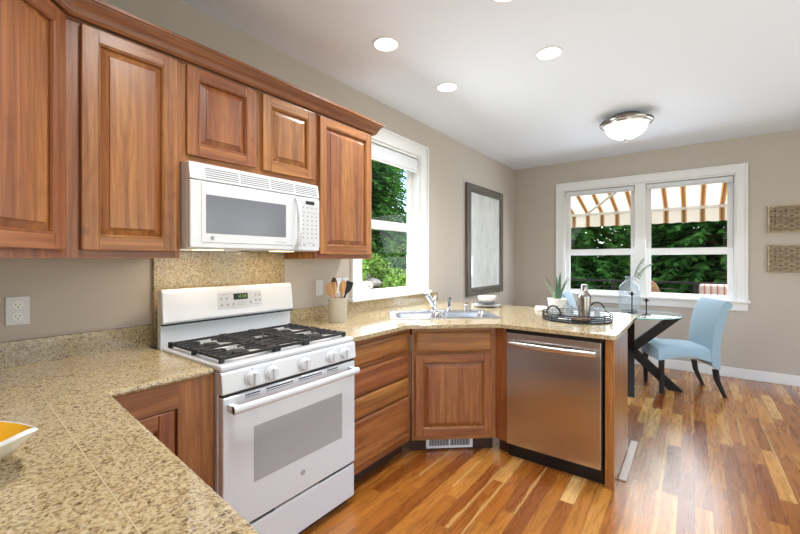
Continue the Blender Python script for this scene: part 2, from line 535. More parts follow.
# ------------------------------------------------------------------ geometry helpers
class G:
    def __init__(s):
        s.bm = bmesh.new()

    def face(s, vs, mi=0):
        try:
            f = s.bm.faces.new(vs)
            f.material_index = mi
            return f
        except ValueError:
            return None

    def pts(s, ps, mi=0):
        return s.face([s.bm.verts.new(p) for p in ps], mi)

    def box(s, x0, x1, y0, y1, z0, z1, mi=0):
        v = [s.bm.verts.new((x, y, z)) for z in (z0, z1) for y in (y0, y1) for x in (x0, x1)]
        for q in ((0, 2, 3, 1), (4, 5, 7, 6), (0, 1, 5, 4), (2, 6, 7, 3), (0, 4, 6, 2), (1, 3, 7, 5)):
            s.face([v[i] for i in q], mi)
        return s

    def prism(s, poly, z0, z1, mi=0, fn=None):
        """poly in (a,b); fn maps (a,b,h) to xyz"""
        fn = fn or (lambda a, b, h: (a, b, h))
        lo = [s.bm.verts.new(fn(a, b, z0)) for a, b in poly]
        hi = [s.bm.verts.new(fn(a, b, z1)) for a, b in poly]
        n = len(poly)
        s.face(lo[::-1], mi)
        s.face(hi, mi)
        for i in range(n):
            s.face([lo[i], lo[(i + 1) % n], hi[(i + 1) % n], hi[i]], mi)
        return s

    def loft(s, rings, mi=0, cap=True, closed=True):
        rv = [[s.bm.verts.new(p) for p in r] for r in rings]
        n = len(rv[0])
        for a, b in zip(rv, rv[1:]):
            for i in range(n if closed else n - 1):
                s.face([a[i], a[(i + 1) % n], b[(i + 1) % n], b[i]], mi)
        if cap:
            s.face(rv[0][::-1], mi)
            s.face(rv[-1], mi)
        return s

    def lathe(s, prof, n=24, c=(0, 0, 0), mi=0, sx=1, sy=1, cap=True):
        rings = []
        for r, z in prof:
            r = max(r, 1e-4)
            rings.append([(c[0] + sx * r * cos(2 * pi * i / n), c[1] + sy * r * sin(2 * pi * i / n), c[2] + z) for i in range(n)])
        return s.loft(rings, mi, cap)

    def cyl(s, p0, p1, r0, r1=None, n=16, mi=0):
        return s.tube([p0, p1], [r0, r0 if r1 is None else r1], n, mi)

    def tube(s, path, r, n=10, mi=0, closed=False):
        P = [Vector(p) for p in path]
        m = len(P)
        rs = r if isinstance(r, (list, tuple)) else [r] * m
        rings = []
        up = None
        for i in range(m):
            if closed:
                t = (P[(i + 1) % m] - P[i - 1]).normalized()
            else:
                t = (P[min(i + 1, m - 1)] - P[max(i - 1, 0)]).normalized()
            if up is None:
                ref = Vector((0, 0, 1)) if abs(t.z) < 0.9 else Vector((1, 0, 0))
                up = (ref - t * ref.dot(t)).normalized()
            else:
                up = (up - t * up.dot(t)).normalized()
            sd = t.cross(up)
            rings.append([P[i] + (up * cos(2 * pi * k / n) + sd * sin(2 * pi * k / n)) * rs[i] for k in range(n)])
        if closed:
            rings.append(rings[0])
            return s.loft(rings, mi, False)
        return s.loft(rings, mi, True)

    def sweep(s, path, prof, mi=0):
        """mitred horizontal sweep; path = [(x,y)], outward = right of travel; prof = [(out,z)] closed"""
        P = [Vector(p) for p in path]
        rings = []
        for i, p in enumerate(P):
            ns = []
            if i > 0:
                d = (P[i] - P[i - 1]).normalized()
                ns.append(Vector((d.y, -d.x)))
            if i < len(P) - 1:
                d = (P[i + 1] - P[i]).normalized()
                ns.append(Vector((d.y, -d.x)))
            if len(ns) == 2:
                b = (ns[0] + ns[1])
                b = b / max(1e-6, (1 + ns[0].dot(ns[1])))
            else:
                b = ns[0]
            rings.append([(p.x + b.x * o, p.y + b.y * o, z) for o, z in prof])
        return s.loft(rings, mi, True)

    def build(s, name, mats, parent=None, loc=(0, 0, 0), rot=0.0, bevel=0.0, seg=2, smooth=None, label=None, weld=True):
        if weld:
            bmesh.ops.remove_doubles(s.bm, verts=s.bm.verts, dist=1e-6)
        bmesh.ops.recalc_face_normals(s.bm, faces=s.bm.faces)
        me = bpy.data.meshes.new(name)
        s.bm.to_mesh(me)
        s.bm.free()
        for m in (mats if isinstance(mats, (list, tuple)) else [mats]):
            me.materials.append(m)
        if smooth:
            me.polygons.foreach_set('use_smooth', [True] * len(me.polygons))
            me.set_sharp_from_angle(angle=R(smooth))
        o = bpy.data.objects.new(name, me)
        COL.objects.link(o)
        o.location = loc
        o.rotation_euler = rot if isinstance(rot, (tuple, list)) else (0, 0, rot)
        if parent:
            o.parent = parent
        if bevel:
            b = o.modifiers.new('bevel', 'BEVEL')
            b.width = bevel
            b.segments = seg
            b.limit_method = 'ANGLE'
            b.angle_limit = R(40)
            b.harden_normals = False
        if label:
            o['label'] = label
        return o


def _split_build(s, name, mats, parent=None, **kw):
    bm = s.bm
    bmesh.ops.remove_doubles(bm, verts=bm.verts, dist=1e-6)
    seen = set()
    out = []
    for v in list(bm.verts):
        if v in seen:
            continue
        st, isl = [v], []
        seen.add(v)
        while st:
            a_ = st.pop()
            isl.append(a_)
            for e_ in a_.link_edges:
                b_ = e_.other_vert(a_)
                if b_ not in seen:
                    seen.add(b_)
                    st.append(b_)
        g_ = G()
        mp = {a_: g_.bm.verts.new(a_.co) for a_ in isl}
        for f_ in {f_ for a_ in isl for f_ in a_.link_faces}:
            g_.face([mp[q] for q in f_.verts], f_.material_index)
        out.append(g_.build(name, mats, parent, **kw))
    bm.free()
    return out


G.split = _split_build


def tag(o, label, cat, group=None):
    o['label'] = label
    o['category'] = cat
    if group:
        o['group'] = group
    return o


def thing(name, label, cat, loc=(0, 0, 0), rot=0.0, group=None):
    o = bpy.data.objects.new(name, None)
    o.empty_display_size = 0.1
    o.location = loc
    o.rotation_euler = (0, 0, rot)
    COL.objects.link(o)
    return tag(o, label, cat, group)


def struct(o):
    o['kind'] = 'structure'
    return o


def dup(root, loc, rot=None, label=None, group=None):
    def cp(o, par):
        c = o.copy()
        COL.objects.link(c)
        if par:
            c.parent = par
        for ch in o.children:
            cp(ch, c)
        return c
    r = cp(root, None)
    r.location = loc
    if rot is not None:
        r.rotation_euler = (0, 0, rot)
    if label:
        r['label'] = label
    if group:
        r['group'] = group
    return r


def cut(obj, g):
    """boolean-subtract the cutter geometry from obj, baked into its mesh"""
    c = g.build('cutter', [])
    md = obj.modifiers.new('cut', 'BOOLEAN')
    md.operation = 'DIFFERENCE'
    md.solver = 'EXACT'
    md.object = c
    dg = bpy.context.evaluated_depsgraph_get()
    me = bpy.data.meshes.new_from_object(obj.evaluated_get(dg))
    obj.modifiers.remove(md)
    obj.data = me
    cm = c.data
    bpy.data.objects.remove(c)
    bpy.data.meshes.remove(cm)


# ------------------------------------------------------------------ room shell
YF, RX, YN, H = 5.854, 5.0, -0.2, 2.74
struct(G().box(0, RX, YN, YF, -0.08, 0).build('floor', FLOOR))
struct(G().box(-0.15, RX + 0.15, YN - 0.15, YF + 0.15, H, H + 0.12).build('ceiling', CEIL))
W1 = (2.36, 3.24, 1.04, 2.385)
W2 = (0.717, 2.597, 0.888, 2.345)
g = G()
g.box(-0.15, 0, YN - 0.15, W1[0], -0.08, H).box(-0.15, 0, W1[1], YF + 0.15, -0.08, H)
g.box(-0.15, 0, W1[0], W1[1], -0.08, W1[2]).box(-0.15, 0, W1[0], W1[1], W1[3], H)
struct(g.build('wall_left', PAINT))
g = G()
g.box(0, W2[0], YF, YF + 0.15, -0.08, H).box(W2[1], RX, YF, YF + 0.15, -0.08, H)
g.box(W2[0], W2[1], YF, YF + 0.15, -0.08, W2[2]).box(W2[0], W2[1], YF, YF + 0.15, W2[3], H)
struct(g.build('wall_far', PAINT))
g = G()
g.box(0, 2.65, YN - 0.15, YN, -0.08, H).box(4.75, RX, YN - 0.15, YN, -0.08, H).box(2.65, 4.75, YN - 0.15, YN, 2.15, H)
g.box(2.65, 4.75, YN - 0.15, YN, -0.08, 0)
struct(g.build('wall_near', PAINT))
g = G()
g.box(RX, RX + 0.15, YN - 0.15, 0.6, -0.08, H).box(RX, RX + 0.15, 4.6, YF + 0.15, -0.08, H).box(RX, RX + 0.15, 0.6, 4.6, 2.3, H)
g.box(RX, RX + 0.15, 0.6, 4.6, -0.08, 0)
struct(g.build('wall_right', PAINT))
struct(G().box(-0.7, RX + 1.6, YN - 1.6, YF + 0.2, H + 0.14, H + 0.34).build('sun_block_roof', plain('sun_block_shingle', rgb(80, 76, 72), 0.9)))  # unseen roof; overhang added to keep direct sun out of the room


def baseboard(name, x0, x1, y0, y1):
    g_ = G().box(x0, x1, y0, y1, 0, 0.115)
    return struct(g_.build(name, TRIM, bevel=0.006))


baseboard('baseboard_far', 0.016, RX, YF - 0.016, YF)
baseboard('baseboard_left', 0, 0.016, 3.62, YF)
baseboard('baseboard_right', RX - 0.016, RX, 4.6, YF - 0.016)


def sliding_door(name, w, h, loc, rot, n):
    r = bpy.data.objects.new(name, None)
    COL.objects.link(r)
    r.location = loc
    r.rotation_euler = (0, 0, rot)
    struct(r)
    g_ = G().box(0, 0.05, 0.02, 0.12, 0, h).box(w - 0.05, w, 0.02, 0.12, 0, h).box(0.05, w - 0.05, 0.02, 0.12, h - 0.05, h).box(0.05, w - 0.05, 0.02, 0.12, 0, 0.03)
    g_.build('frame', TRIM, r)
    pw = (w - 0.1) / n
    for i in range(n):
        a, b = 0.05 + i * pw, 0.05 + (i + 1) * pw
        y = 0.05 if i % 2 else 0.08
        g_ = G().box(a, a + 0.07, y, y + 0.03, 0.03, h - 0.05).box(b - 0.07, b, y, y + 0.03, 0.03, h - 0.05)
        g_.box(a + 0.07, b - 0.07, y, y + 0.03, 0.03, 0.15).box(a + 0.07, b - 0.07, y, y + 0.03, h - 0.13, h - 0.05)
        sh = g_.build('sash', TRIM, r)
        G().box(a + 0.07, b - 0.07, y + 0.012, y + 0.018, 0.15, h - 0.13).build('pane', PANE, sh)


sliding_door('added_door_1', 4.0, 2.3, (RX, 4.6, 0), R(-90), 4)  # unseen door, added to let daylight in from the right
sliding_door('added_door_2', 2.1, 2.15, (4.75, YN, 0), R(180), 2)  # unseen door behind the camera, added for more daylight


# ------------------------------------------------------------------ windows (local: x along wall, y into the wall (outwards), z up)
def window(name, w0, w1, z0, z1, loc, rot, bays, rail, cas=0.10, glass_bottom=None, shade_h=0.09):
    r = bpy.data.objects.new(name, None)
    COL.objects.link(r)
    r.location = loc
    r.rotation_euler = (0, 0, rot)
    struct(r)
    # casing with a raised back band
    g_ = G()
    g_.box(w0 - cas, w0, -0.018, 0, z0, z1 + cas).box(w1, w1 + cas, -0.018, 0, z0, z1 + cas).box(w0, w1, -0.018, 0, z1, z1 + cas)
    g_.box(w0 - cas, w0 - cas + 0.02, -0.03, -0.018, z0, z1 + cas).box(w1 + cas - 0.02, w1 + cas, -0.03, -0.018, z0, z1 + cas)
    g_.box(w0 - cas + 0.02, w1 + cas - 0.02, -0.03, -0.018, z1 + cas - 0.02, z1 + cas)
    g_.build('casing', TRIM, r, bevel=0.004)
    G().box(w0 - cas - 0.02, w1 + cas + 0.02, -0.055, 0.0, z0 - 0.028, z0).build('stool', TRIM, r, bevel=0.006)
    if glass_bottom:
        G().box(w0 - cas, w1 + cas, -0.018, 0, z0 - 0.118, z0 - 0.029).build('apron', TRIM, r, bevel=0.004)
    # jamb lining and mullions
    g_ = G()
    g_.box(w0, w0 + 0.02, 0, 0.15, z0, z1).box(w1 - 0.02, w1, 0, 0.15, z0, z1).box(w0 + 0.02, w1 - 0.02, 0, 0.15, z1 - 0.02, z1).box(w0 + 0.02, w1 - 0.02, 0, 0.15, z0 - 0.0, z0 + 0.012)
    for a, b in bays[1]:
        g_.box(a, b, -0.006, 0.15, z0 + 0.012, z1 - 0.02)
    g_.build('jamb', TRIM, r, bevel=0.002)
    for a, b in bays[0]:
        st = 0.055
        zt, zb = z1 - 0.02, z0 + 0.012
        # lower sash in front, upper sash behind
        for (y, lo, hi, br, tr) in ((0.055, zb, rail[1], 0.036, rail[1] - rail[0]), (0.088, rail[0], zt, rail[1] - rail[0], 0.055)):
            g_ = G().box(a, a + st, y, y + 0.03, lo, hi).box(b - st, b, y, y + 0.03, lo, hi)
            g_.box(a + st, b - st, y, y + 0.03, lo, lo + br).box(a + st, b - st, y, y + 0.03, hi - tr, hi)
            sh = g_.build('sash', TRIM, r, bevel=0.004)
            G().box(a + st, b - st, y + 0.012, y + 0.017, lo + br, hi - tr).build('pane', PANE, sh)
        # rolled up roller shade
        g_ = G().box(a + 0.006, b - 0.006, 0.004, 0.05, z1 - 0.02 - shade_h, z1 - 0.028)
        sd = g_.build('roller_shade', WHITE2, r, bevel=0.012, seg=3)
        G().box(a + 0.01, b - 0.01, 0.012, 0.03, z1 - 0.034 - shade_h, z1 - 0.021 - shade_h).build('hem_bar', TRIM, sd)
    return r


# sink window (left wall): local x -> +Y world, local y -> -X world
w1o = window('window_1', W1[0], W1[1], W1[2], W1[3], (0, 0, 0), R(90), ([(W1[0] + 0.02, W1[1] - 0.02)], []), (1.63, 1.705), cas=0.12, shade_h=0.13)
w2o = window('window_2', W2[0], W2[1], W2[2], W2[3], (0, YF, 0), 0, ([(W2[0] + 0.02, 1.598), (1.715, W2[1] - 0.02)], [(1.598, 1.715)]), (1.417, 1.498), cas=0.098, glass_bottom=True, shade_h=0.06)
G().box(3.18, 3.2, 0.03, 0.05, 1.36, 1.42).build('sash_lock', WGREY, w1o, bevel=0.003)


# ------------------------------------------------------------------ cabinet parts (local x width, y depth away from viewer, z up)
def panel_door(parent, x0, x1, z0, z1, y, name='door', st=0.054, t=0.02):
    """raised panel door whose back lies at y; returns frame object with a panel child"""
    g_ = G()
    f = y - t
    g_.box(x0, x0 + st, f, y, z0, z1, 0).box(x1 - st, x1, f, y, z0, z1, 0)
    g_.box(x0 + st, x1 - st, f, y, z0, z0 + st, 1).box(x0 + st, x1 - st, f, y, z1 - st, z1, 1)
    # sticking: sloped profile around the inside of the frame
    a0, a1, c0, c1 = x0 + st, x1 - st, z0 + st, z1 - st
    e = 0.009

    def ring(i, yy):
        return [(a0 + i, yy, c0 + i), (a1 - i, yy, c0 + i), (a1 - i, yy, c1 - i), (a0 + i, yy, c1 - i)]
    g2 = G()
    o = g_.build(name, [WOOD_V, WOOD_H], parent, bevel=0.0035, seg=2)
    g2.loft([ring(-0.001, f - 0.0006), ring(0.0, f - 0.0012), ring(0.003, f + 0.002), ring(0.0055, f + 0.0025), ring(e, f + 0.0095), ring(e, f + 0.014)], 0, cap=False)
    g2.build('inner_moulding', WOOD_V, o, smooth=20)
    g3 = G()
    g3.loft([ring(0.004, f + 0.0155), ring(e + 0.002, f + 0.0145), ring(e + 0.027, f + 0.0045), ring(e + 0.028, f + 0.0012), ring(e + 0.030, f + 0.0006)], 0, cap=False)
    r = ring(e + 0.030, f + 0.0006)
    g3.pts(r, 0)
    g3.build('panel', WOOD_P, o)
    return o


def drawer_front(parent, x0, x1, z0, z1, y, name='drawer', t=0.02):
    f = y - t
    ch = 0.014

    def ring(i, yy):
        return [(x0 + i, yy, z0 + i), (x1 - i, yy, z0 + i), (x1 - i, yy, z1 - i), (x0 + i, yy, z1 - i)]
    g_ = G().loft([ring(0, y), ring(0, f + 0.009), ring(0.0015, f + 0.0075), ring(ch, f + 0.001), ring(ch + 0.0008, f)], 0)
    return g_.build(name, WOOD_H, parent)


def face_frame(parent, x0, x1, z0, z1, stiles, rails, y, t=0.018):
    g_ = G()
    for a, b in stiles:
        g_.box(a, b, y, y + t, z0, z1, 0)
    for a, b, c, d in rails:
        g_.box(a, b, y, y + t, c, d, 1)
    return g_.build('face_frame', [WOOD_V, WOOD_H], parent)


UB, UT = 1.356, 2.268
# upper corner cabinet with a diagonal door
c = thing('corner_wall_cabinet', 'corner upper cabinet with diagonal raised panel door, nearest on the left', 'cabinet', (0.63, 0.085, 0), R(135))
G().prism([(0.0, 0.0), (0.4525, 0.0), (0.4525 + 0.2192, 0.2192), (0.2440, 0.6470), (-0.2015, 0.2015)], UB, UT).build('carcass', WOOD_V, c)
panel_door(c, -0.03, 0.424, 1.387, 2.256, 0.0)

# wall cabinets on the left wall: local x = world Y, depth -> -X ; face at X=.31
def wall_cab(label, y0, y1, z0, doors, dz0):
    c_ = thing('wall_cabinet', label, 'cabinet', (0.31, 0, 0), R(90))
    G().box(y0, y1, 0.018, 0.31, z0, UT).build('carcass', WOOD_V, c_, bevel=0.001)
    st = [(y0, doors[0][0] + 0.012)] + [(a[1] - 0.012, b[0] + 0.012) for a, b in zip(doors, doors[1:])] + [(doors[-1][1] - 0.012, y1)]
    rl = []
    for a, b in zip(st, st[1:]):
        rl += [(a[1], b[0], z0, dz0 + 0.012), (a[1], b[0], 2.242, UT)]
    face_frame(c_, y0, y1, z0, UT, st, rl, 0)
    for a, b in doors:
        panel_door(c_, a, b, dz0, 2.256, 0)
    return c_


wall_cab('tall single door upper cabinet between corner cabinet and microwave', 0.4055, 0.812, UB, [(0.447, 0.792)], 1.387)
wall_cab('short double door upper cabinet mounted above the microwave', 0.812, 1.612, 1.80, [(0.836, 1.190), (1.232, 1.596)], 1.841)
wall_cab('single door upper cabinet right of microwave, beside sink window', 1.612, 2.145, UB, [(1.637, 2.125)], 1.387)

# crown moulding
g = G()
path = [(0.6315, YN), (0.6315, 0.0864), (0.3115, 0.4064), (0.3115, 2.1465), (0.0, 2.1465)]
g.sweep(path, [(0.0, 2.2365), (0.0225, 2.2365), (0.026, 2.243), (0.029, 2.246), (0.031, 2.254), (0.042, 2.275), (0.058, 2.294), (0.060, 2.300), (0.066, 2.302), (0.066, 2.315), (0.0, 2.315)])
crown = g.build('crown_moulding', WOOD_Y, smooth=25)
tag(crown, 'cherry crown moulding running along tops of the upper cabinets', 'moulding')
crown.location.z = 0.0325

# ------------------------------------------------------------------ base cabinets
CB = 0.886   # underside of worktop


def base_body(parent, x0, x1, d, kick=True, side=WOOD_V, y0=0.018):
    G().box(x0, x1, y0, d, 0.1, CB).build('carcass', side, parent)
    G().box(x0, x1, 0.07, 0.09, 0, 0.1).build('toe_kick', KICK, parent)


# corner base left of the range: face at X=.645
c = thing('base_cabinet', 'cherry corner base cabinet tucked under counter left of the range', 'cabinet', (0.645, 0, 0), R(90))
base_body(c, 0.42, 0.797, 0.643)
face_frame(c, 0.42, 0.797, 0.1, CB, [(0.66, 0.797)], [(0.42, 0.66, 0.79, CB), (0.42, 0.66, 0.1, 0.13)], 0)
panel_door(c, 0.425, 0.648, 0.135, 0.785, 0.017)

# run under the near counter
c = thing('base_cabinet', 'cherry base cabinet run under near counter, below white bowl', 'cabinet', (1.75, 0.38, 0), R(180))
G().box(0.0, 1.09, 0.018, 0.578, 0.1, CB).build('carcass', WOOD_V, c)
G().box(0.0, 1.09, 0.07, 0.09, 0, 0.1).build('toe_kick', KICK, c)
for a, b in ((0.02, 0.53), (0.56, 1.07)):
    drawer_front(c, a, b, 0.73, 0.85, 0.018)
    panel_door(c, a, b, 0.135, 0.71, 0.018)

# drawer base right of the range
c = thing('drawer_cabinet', 'four drawer cherry base cabinet between range and corner sink', 'cabinet', (0.63, 0, 0), R(90))
base_body(c, 1.568, 2.185, 0.625)
face_frame(c, 1.568, 2.185, 0.1, CB, [(1.568, 1.60), (2.135, 2.185)], [(1.60, 2.135, 0.838, CB), (1.60, 2.135, 0.1, 0.15), (1.60, 2.135, 0.69, 0.74), (1.60, 2.135, 0.535, 0.56), (1.60, 2.135, 0.405, 0.44)], 0)
for a, b in ((0.73, 0.85), (0.555, 0.705), (0.425, 0.546), (0.14, 0.415)):
    drawer_front(c, 1.585, 2.15, a, b, 0)

# diagonal sink base
SX, SY = 0.645, 2.186
SANG = R(41.2)
ex = Vector((cos(SANG), sin(SANG), 0))
ey = Vector((-sin(SANG), cos(SANG), 0))


def sinkpt(lx, ly, z=0.0):
    p = Vector((SX, SY, 0)) + ex * lx + ey * ly
    return (p.x, p.y, z)


c = thing('sink_cabinet', 'diagonal cherry sink base cabinet with false drawer and raised panel door', 'cabinet', (SX, SY, 0), SANG)
SWD = 0.59
G().prism([(0.0, 0.018), (SWD, 0.018), (SWD, 0.07), (0.5, 0.5), (0.1, 0.5), (0.0, 0.07)], 0.1, 0.70).build('carcass', WOOD_V, c)
G().box(0.0, SWD, 0.065, 0.08, 0, 0.1).build('toe_kick', KICK, c)
face_frame(c, 0, SWD, 0.1, CB, [(0, 0.035), (SWD - 0.04, SWD)], [(0.035, SWD - 0.04, 0.845, CB), (0.035, SWD - 0.04, 0.1, 0.15), (0.035, SWD - 0.04, 0.685, 0.72)], 0)
drawer_front(c, 0.022, SWD - 0.03, 0.712, 0.852, 0, name='false_drawer')
panel_door(c, 0.022, SWD - 0.03, 0.132, 0.695, 0)
e0 = Vector(sinkpt(SWD, 0.0))
# filler stile between the sink base and dishwasher
th = Vector((1.176, 2.565, 0)) - e0
o = G().box(0.0, th.length, 0.0, 0.02, 0.1, CB).build('filler_stile', WOOD_V, c, loc=(SWD, 0, 0), rot=math.atan2(th.y, th.x) - SANG)
G().box(0.0, th.length, 0.06, 0.075, 0.0, 0.1).build('filler_kick', KICK, c, loc=(SWD, 0, 0), rot=math.atan2(th.y, th.x) - SANG)

# toe kick register
c = thing('toe_kick_register', 'white slotted heating register in toe kick below sink cabinet', 'vent', sinkpt(0.108, 0.0645, 0.012), SANG)
w, h_ = 0.335, 0.086
g = G().box(0, w, -0.006, 0, 0, 0.016).box(0, w, -0.006, 0, h_ - 0.016, h_).box(0, 0.022, -0.006, 0, 0.016, h_ - 0.016).box(w - 0.022, w, -0.006, 0, 0.016, h_ - 0.016).box(w / 2 - 0.006, w / 2 + 0.006, -0.006, 0, 0.016, h_ - 0.016)
g.build('frame', TRIM, c)
G().box(0.02, w - 0.02, -0.0025, -0.0005, 0.014, h_ - 0.014).build('backing', BLACK, c)
g = G()
for i in range(26):
    x = 0.028 + i * (w - 0.056) / 25
    if abs(x - w / 2) > 0.008:
        g.box(x - 0.002, x + 0.002, -0.005, -0.0025, 0.016, h_ - 0.016)
g.split('louver', WGREY, c)

# peninsula end panel
c = thing('peninsula_end_panel', 'cherry end panel closing the peninsula right of dishwasher', 'panel', (0, 0, 0))
G().box(1.781, 1.829, 2.552, 2.572, 0.0, CB).build('stile', WOOD_V, c, bevel=0.002)
G().box(1.790, 1.829, 2.572, 3.14, 0.0, CB).build('side_panel', wood('cherry_end_panel', 2, CH_D, CH_M, CH_L, coat=0.6, rough=0.22), c)
G().box(1.10, 1.79, 3.12, 3.14, 0.0, CB).build('back_panel', WOOD_V, c)
G().box(1.829, 1.874, 2.70, 3.33, 0.0, 0.012).build('base_shoe', plain('glare_pale_strip', rgb(236, 224, 212), 0.3), c, bevel=0.006, label='shoe strip along foot of the panel, coloured pale for window glare')  # window glare on the strip is put into its pale colour

# ------------------------------------------------------------------ worktops
TOP = 0.914


def arc(cx, cy, r, a0, a1, n=6):
    return [(cx + r * cos(R(a0 + (a1 - a0) * i / n)), cy + r * sin(R(a0 + (a1 - a0) * i / n))) for i in range(n + 1)]


near = [(0.0, YN), (1.80, YN), (1.80, 0.352), (0.655, 0.4436), (0.655, 0.797), (0.0, 0.797)]
wt = G().prism(near, CB, TOP).build('worktop', GRANITE, bevel=0.014, seg=4)
tag(wt, 'golden speckled granite counter in near left foreground', 'countertop')
GROUT = plain('pale_grout', rgb(194, 176, 138), 0.6)
d = Vector((1.493 - 0.478, 0.242 - 0.303, 0)).normalized()
nrm = Vector((-d.y, d.x, 0))
a = Vector((0.45, 0.305, 0))
b = Vector((1.76, 0.226, 0))
g = G()
g.prism([tuple((p + nrm * s_)[:2]) for p, s_ in ((a, -0.0012), (b, -0.0012), (b, 0.0012), (a, 0.0012))], TOP - 0.001, TOP + 0.0003)
for xx in (0.62, 1.22):
    y_ = 0.33 + (0.226 - 0.33) * (xx - 0.03) / 1.73
    g.box(xx - 0.0012, xx + 0.0012, YN + 0.02, y_, TOP - 0.001, TOP + 0.0003)
g.split('grout_line', GROUT, wt)
G().box(0.021, 0.026, 0.03, 0.79, TOP - 0.001, TOP + 0.003).build('caulk_line', GROUT, wt)

pen = [(0.0, 1.568), (0.675, 1.568), (0.675, 2.075), (0.69, 2.11), (1.115, 2.495), (1.16, 2.512), (1.80, 2.512)] + arc(1.805, 2.555, 0.043, -90, 0, 6)[1:] + arc(1.808, 3.56, 0.04, 0, 90, 5) + [(0.45, 3.60), (0.0, 3.60)]
wp = G().prism(pen, CB, TOP).build('worktop', GRANITE)
# cut for the sink bowls
g = G()
L0, L1, D0, D1 = -0.135, 0.69, 0.15, 0.63
g.prism([sinkpt(L0 + 0.025, D0 + 0.025)[:2], sinkpt(L1 - 0.025, D0 + 0.025)[:2], sinkpt(L1 - 0.025, D1 - 0.10)[:2], sinkpt(L0 + 0.025, D1 - 0.10)[:2]], CB - 0.1, TOP + 0.1)
cut(wp, g)
bv = wp.modifiers.new('bevel', 'BEVEL')
bv.width = 0.014
bv.segments = 4
bv.limit_method = 'ANGLE'
bv.angle_limit = R(40)
tag(wp, 'granite counter with sink cutout, running from range onto peninsula', 'countertop')
G().box(0.021, 0.026, 1.57, 3.56, TOP - 0.001, TOP + 0.003).build('caulk_line', GROUT, wp)


def splash(label, y0, y1, z0, z1, seams):
    g_ = G().box(0.0005, 0.02, y0, y1, z0, z1)
    o_ = g_.build('backsplash', GRANITE, bevel=0.003)
    tag(o_, label, 'backsplash')
    if seams:
        g_ = G()
        for s_ in seams:
            g_.box(0.019, 0.0206, s_ - 0.0015, s_ + 0.0015, z0, z1 - 0.002)
        g_.split('grout_line', GROUT, o_)
    return o_


splash('low granite backsplash strip behind near left counter, below outlet', YN, 0.81, TOP, 1.022, [0.285, 0.585])
splash('tall granite backsplash panel behind range, under microwave', 0.812, 1.60, TOP, 1.398, None)
splash('low granite backsplash strip under sink window', 1.602, 3.56, TOP, 1.008, [2.05, 2.52, 3.0])

# ------------------------------------------------------------------ range
RY0, RW = 0.802, 0.764
c = thing('gas_range', 'white freestanding gas range with black cast iron grates', 'stove', (0.70, RY0, 0), R(90))
# local: x 0..RW, y depth 0 (front) .. 0.68
G().box(0, RW, 0.035, 0.615, 0.03, 0.895).build('body', WHITE, c, bevel=0.004)
g = G().box(0, RW, 0.012, 0.56, 0.895, 0.922)
g.build('cooktop', WHITE, c, bevel=0.010, seg=3)
g = G()
for (bx, by, r_) in ((0.16, 0.15, 0.105), (0.16, 0.40, 0.105), (0.60, 0.15, 0.105), (0.60, 0.40, 0.105)):
    g.lathe([(r_, 0.0), (r_ - 0.012, 0.0012), (r_ - 0.03, 0.0016), (0.03, 0.0018)], 28, (bx, by + 0.02, 0.9221))
g.split('drip_well', WGREY, c, smooth=30)
# control panel, slightly raked
pf = [(0.012, 0.895), (0.004, 0.888), (-0.004, 0.812), (0.002, 0.806), (0.04, 0.806), (0.04, 0.895)]
G().prism(pf, 0.0, RW, 0, lambda a, b, h: (h, a, b)).build('control_panel', WHITE, c, bevel=0.002)
for kx in (0.131, 0.224, 0.405, 0.581, 0.673):
    g = G()
    ring = [(0.035, 0), (0.035, -0.004), (0.029, -0.006), (0.027, -0.022), (0.024, -0.025)]
    rings = [[(kx + r_ * cos(2 * pi * i / 24), -0.001 + d_, 0.849 + r_ * sin(2 * pi * i / 24)) for i in range(24)] for r_, d_ in ring]
    g.loft(rings)
    k = g.build('knob', WHITE, c, smooth=35)
    G().box(kx - 0.0065, kx + 0.008, -0.037, -0.024, 0.849 - 0.026, 0.849 + 0.026).build('grip', WHITE, k, bevel=0.003)
    g = G()
    g.box(kx - 0.001, kx + 0.001, -0.0045, 0.0, 0.8865, 0.8895)
    g.build('knob_mark', MIDGREY, k)
# gap and door
G().box(0.006, RW - 0.006, 0.012, 0.036, 0.793, 0.806).build('vent_gap', BLACK, c)
dr = G().box(0.004, RW - 0.004, 0.0, 0.034, 0.236, 0.793).build('oven_door', WHITE, c, bevel=0.006, seg=3)
g = G()
for a, b in ((0.10, 0.17), (0.20, 0.345), (0.375, 0.52), (0.555, 0.63)):
    g.box(a, b, -0.0008, 0.001, 0.780, 0.785)
    g.box(a, b, -0.0008, 0.001, 0.7715, 0.7735)
g.split('vent_slot', BLACK, dr)
G().box(0.141, 0.661, -0.0015, 0.001, 0.402, 0.640).build('window', OVENGLASS, dr, bevel=0.001)
g = G()
n = 22
hp = [(0.022 + 0.714 * i / n, -0.048 - 0.006 * sin(pi * i / n), 0.752) for i in range(n + 1)]
rings = []
for x, y, z in hp:
    rings.append([(x, y + 0.012 * cos(2 * pi * k / 12), z + 0.017 * sin(2 * pi * k / 12)) for k in range(12)])
g.loft(rings)
g.box(0.022, 0.05, -0.05, 0.0, 0.738, 0.766).box(0.708, 0.736, -0.05, 0.0, 0.738, 0.766)
g.build('handle', WHITE, dr, smooth=40)
# emblem: round monogram badge


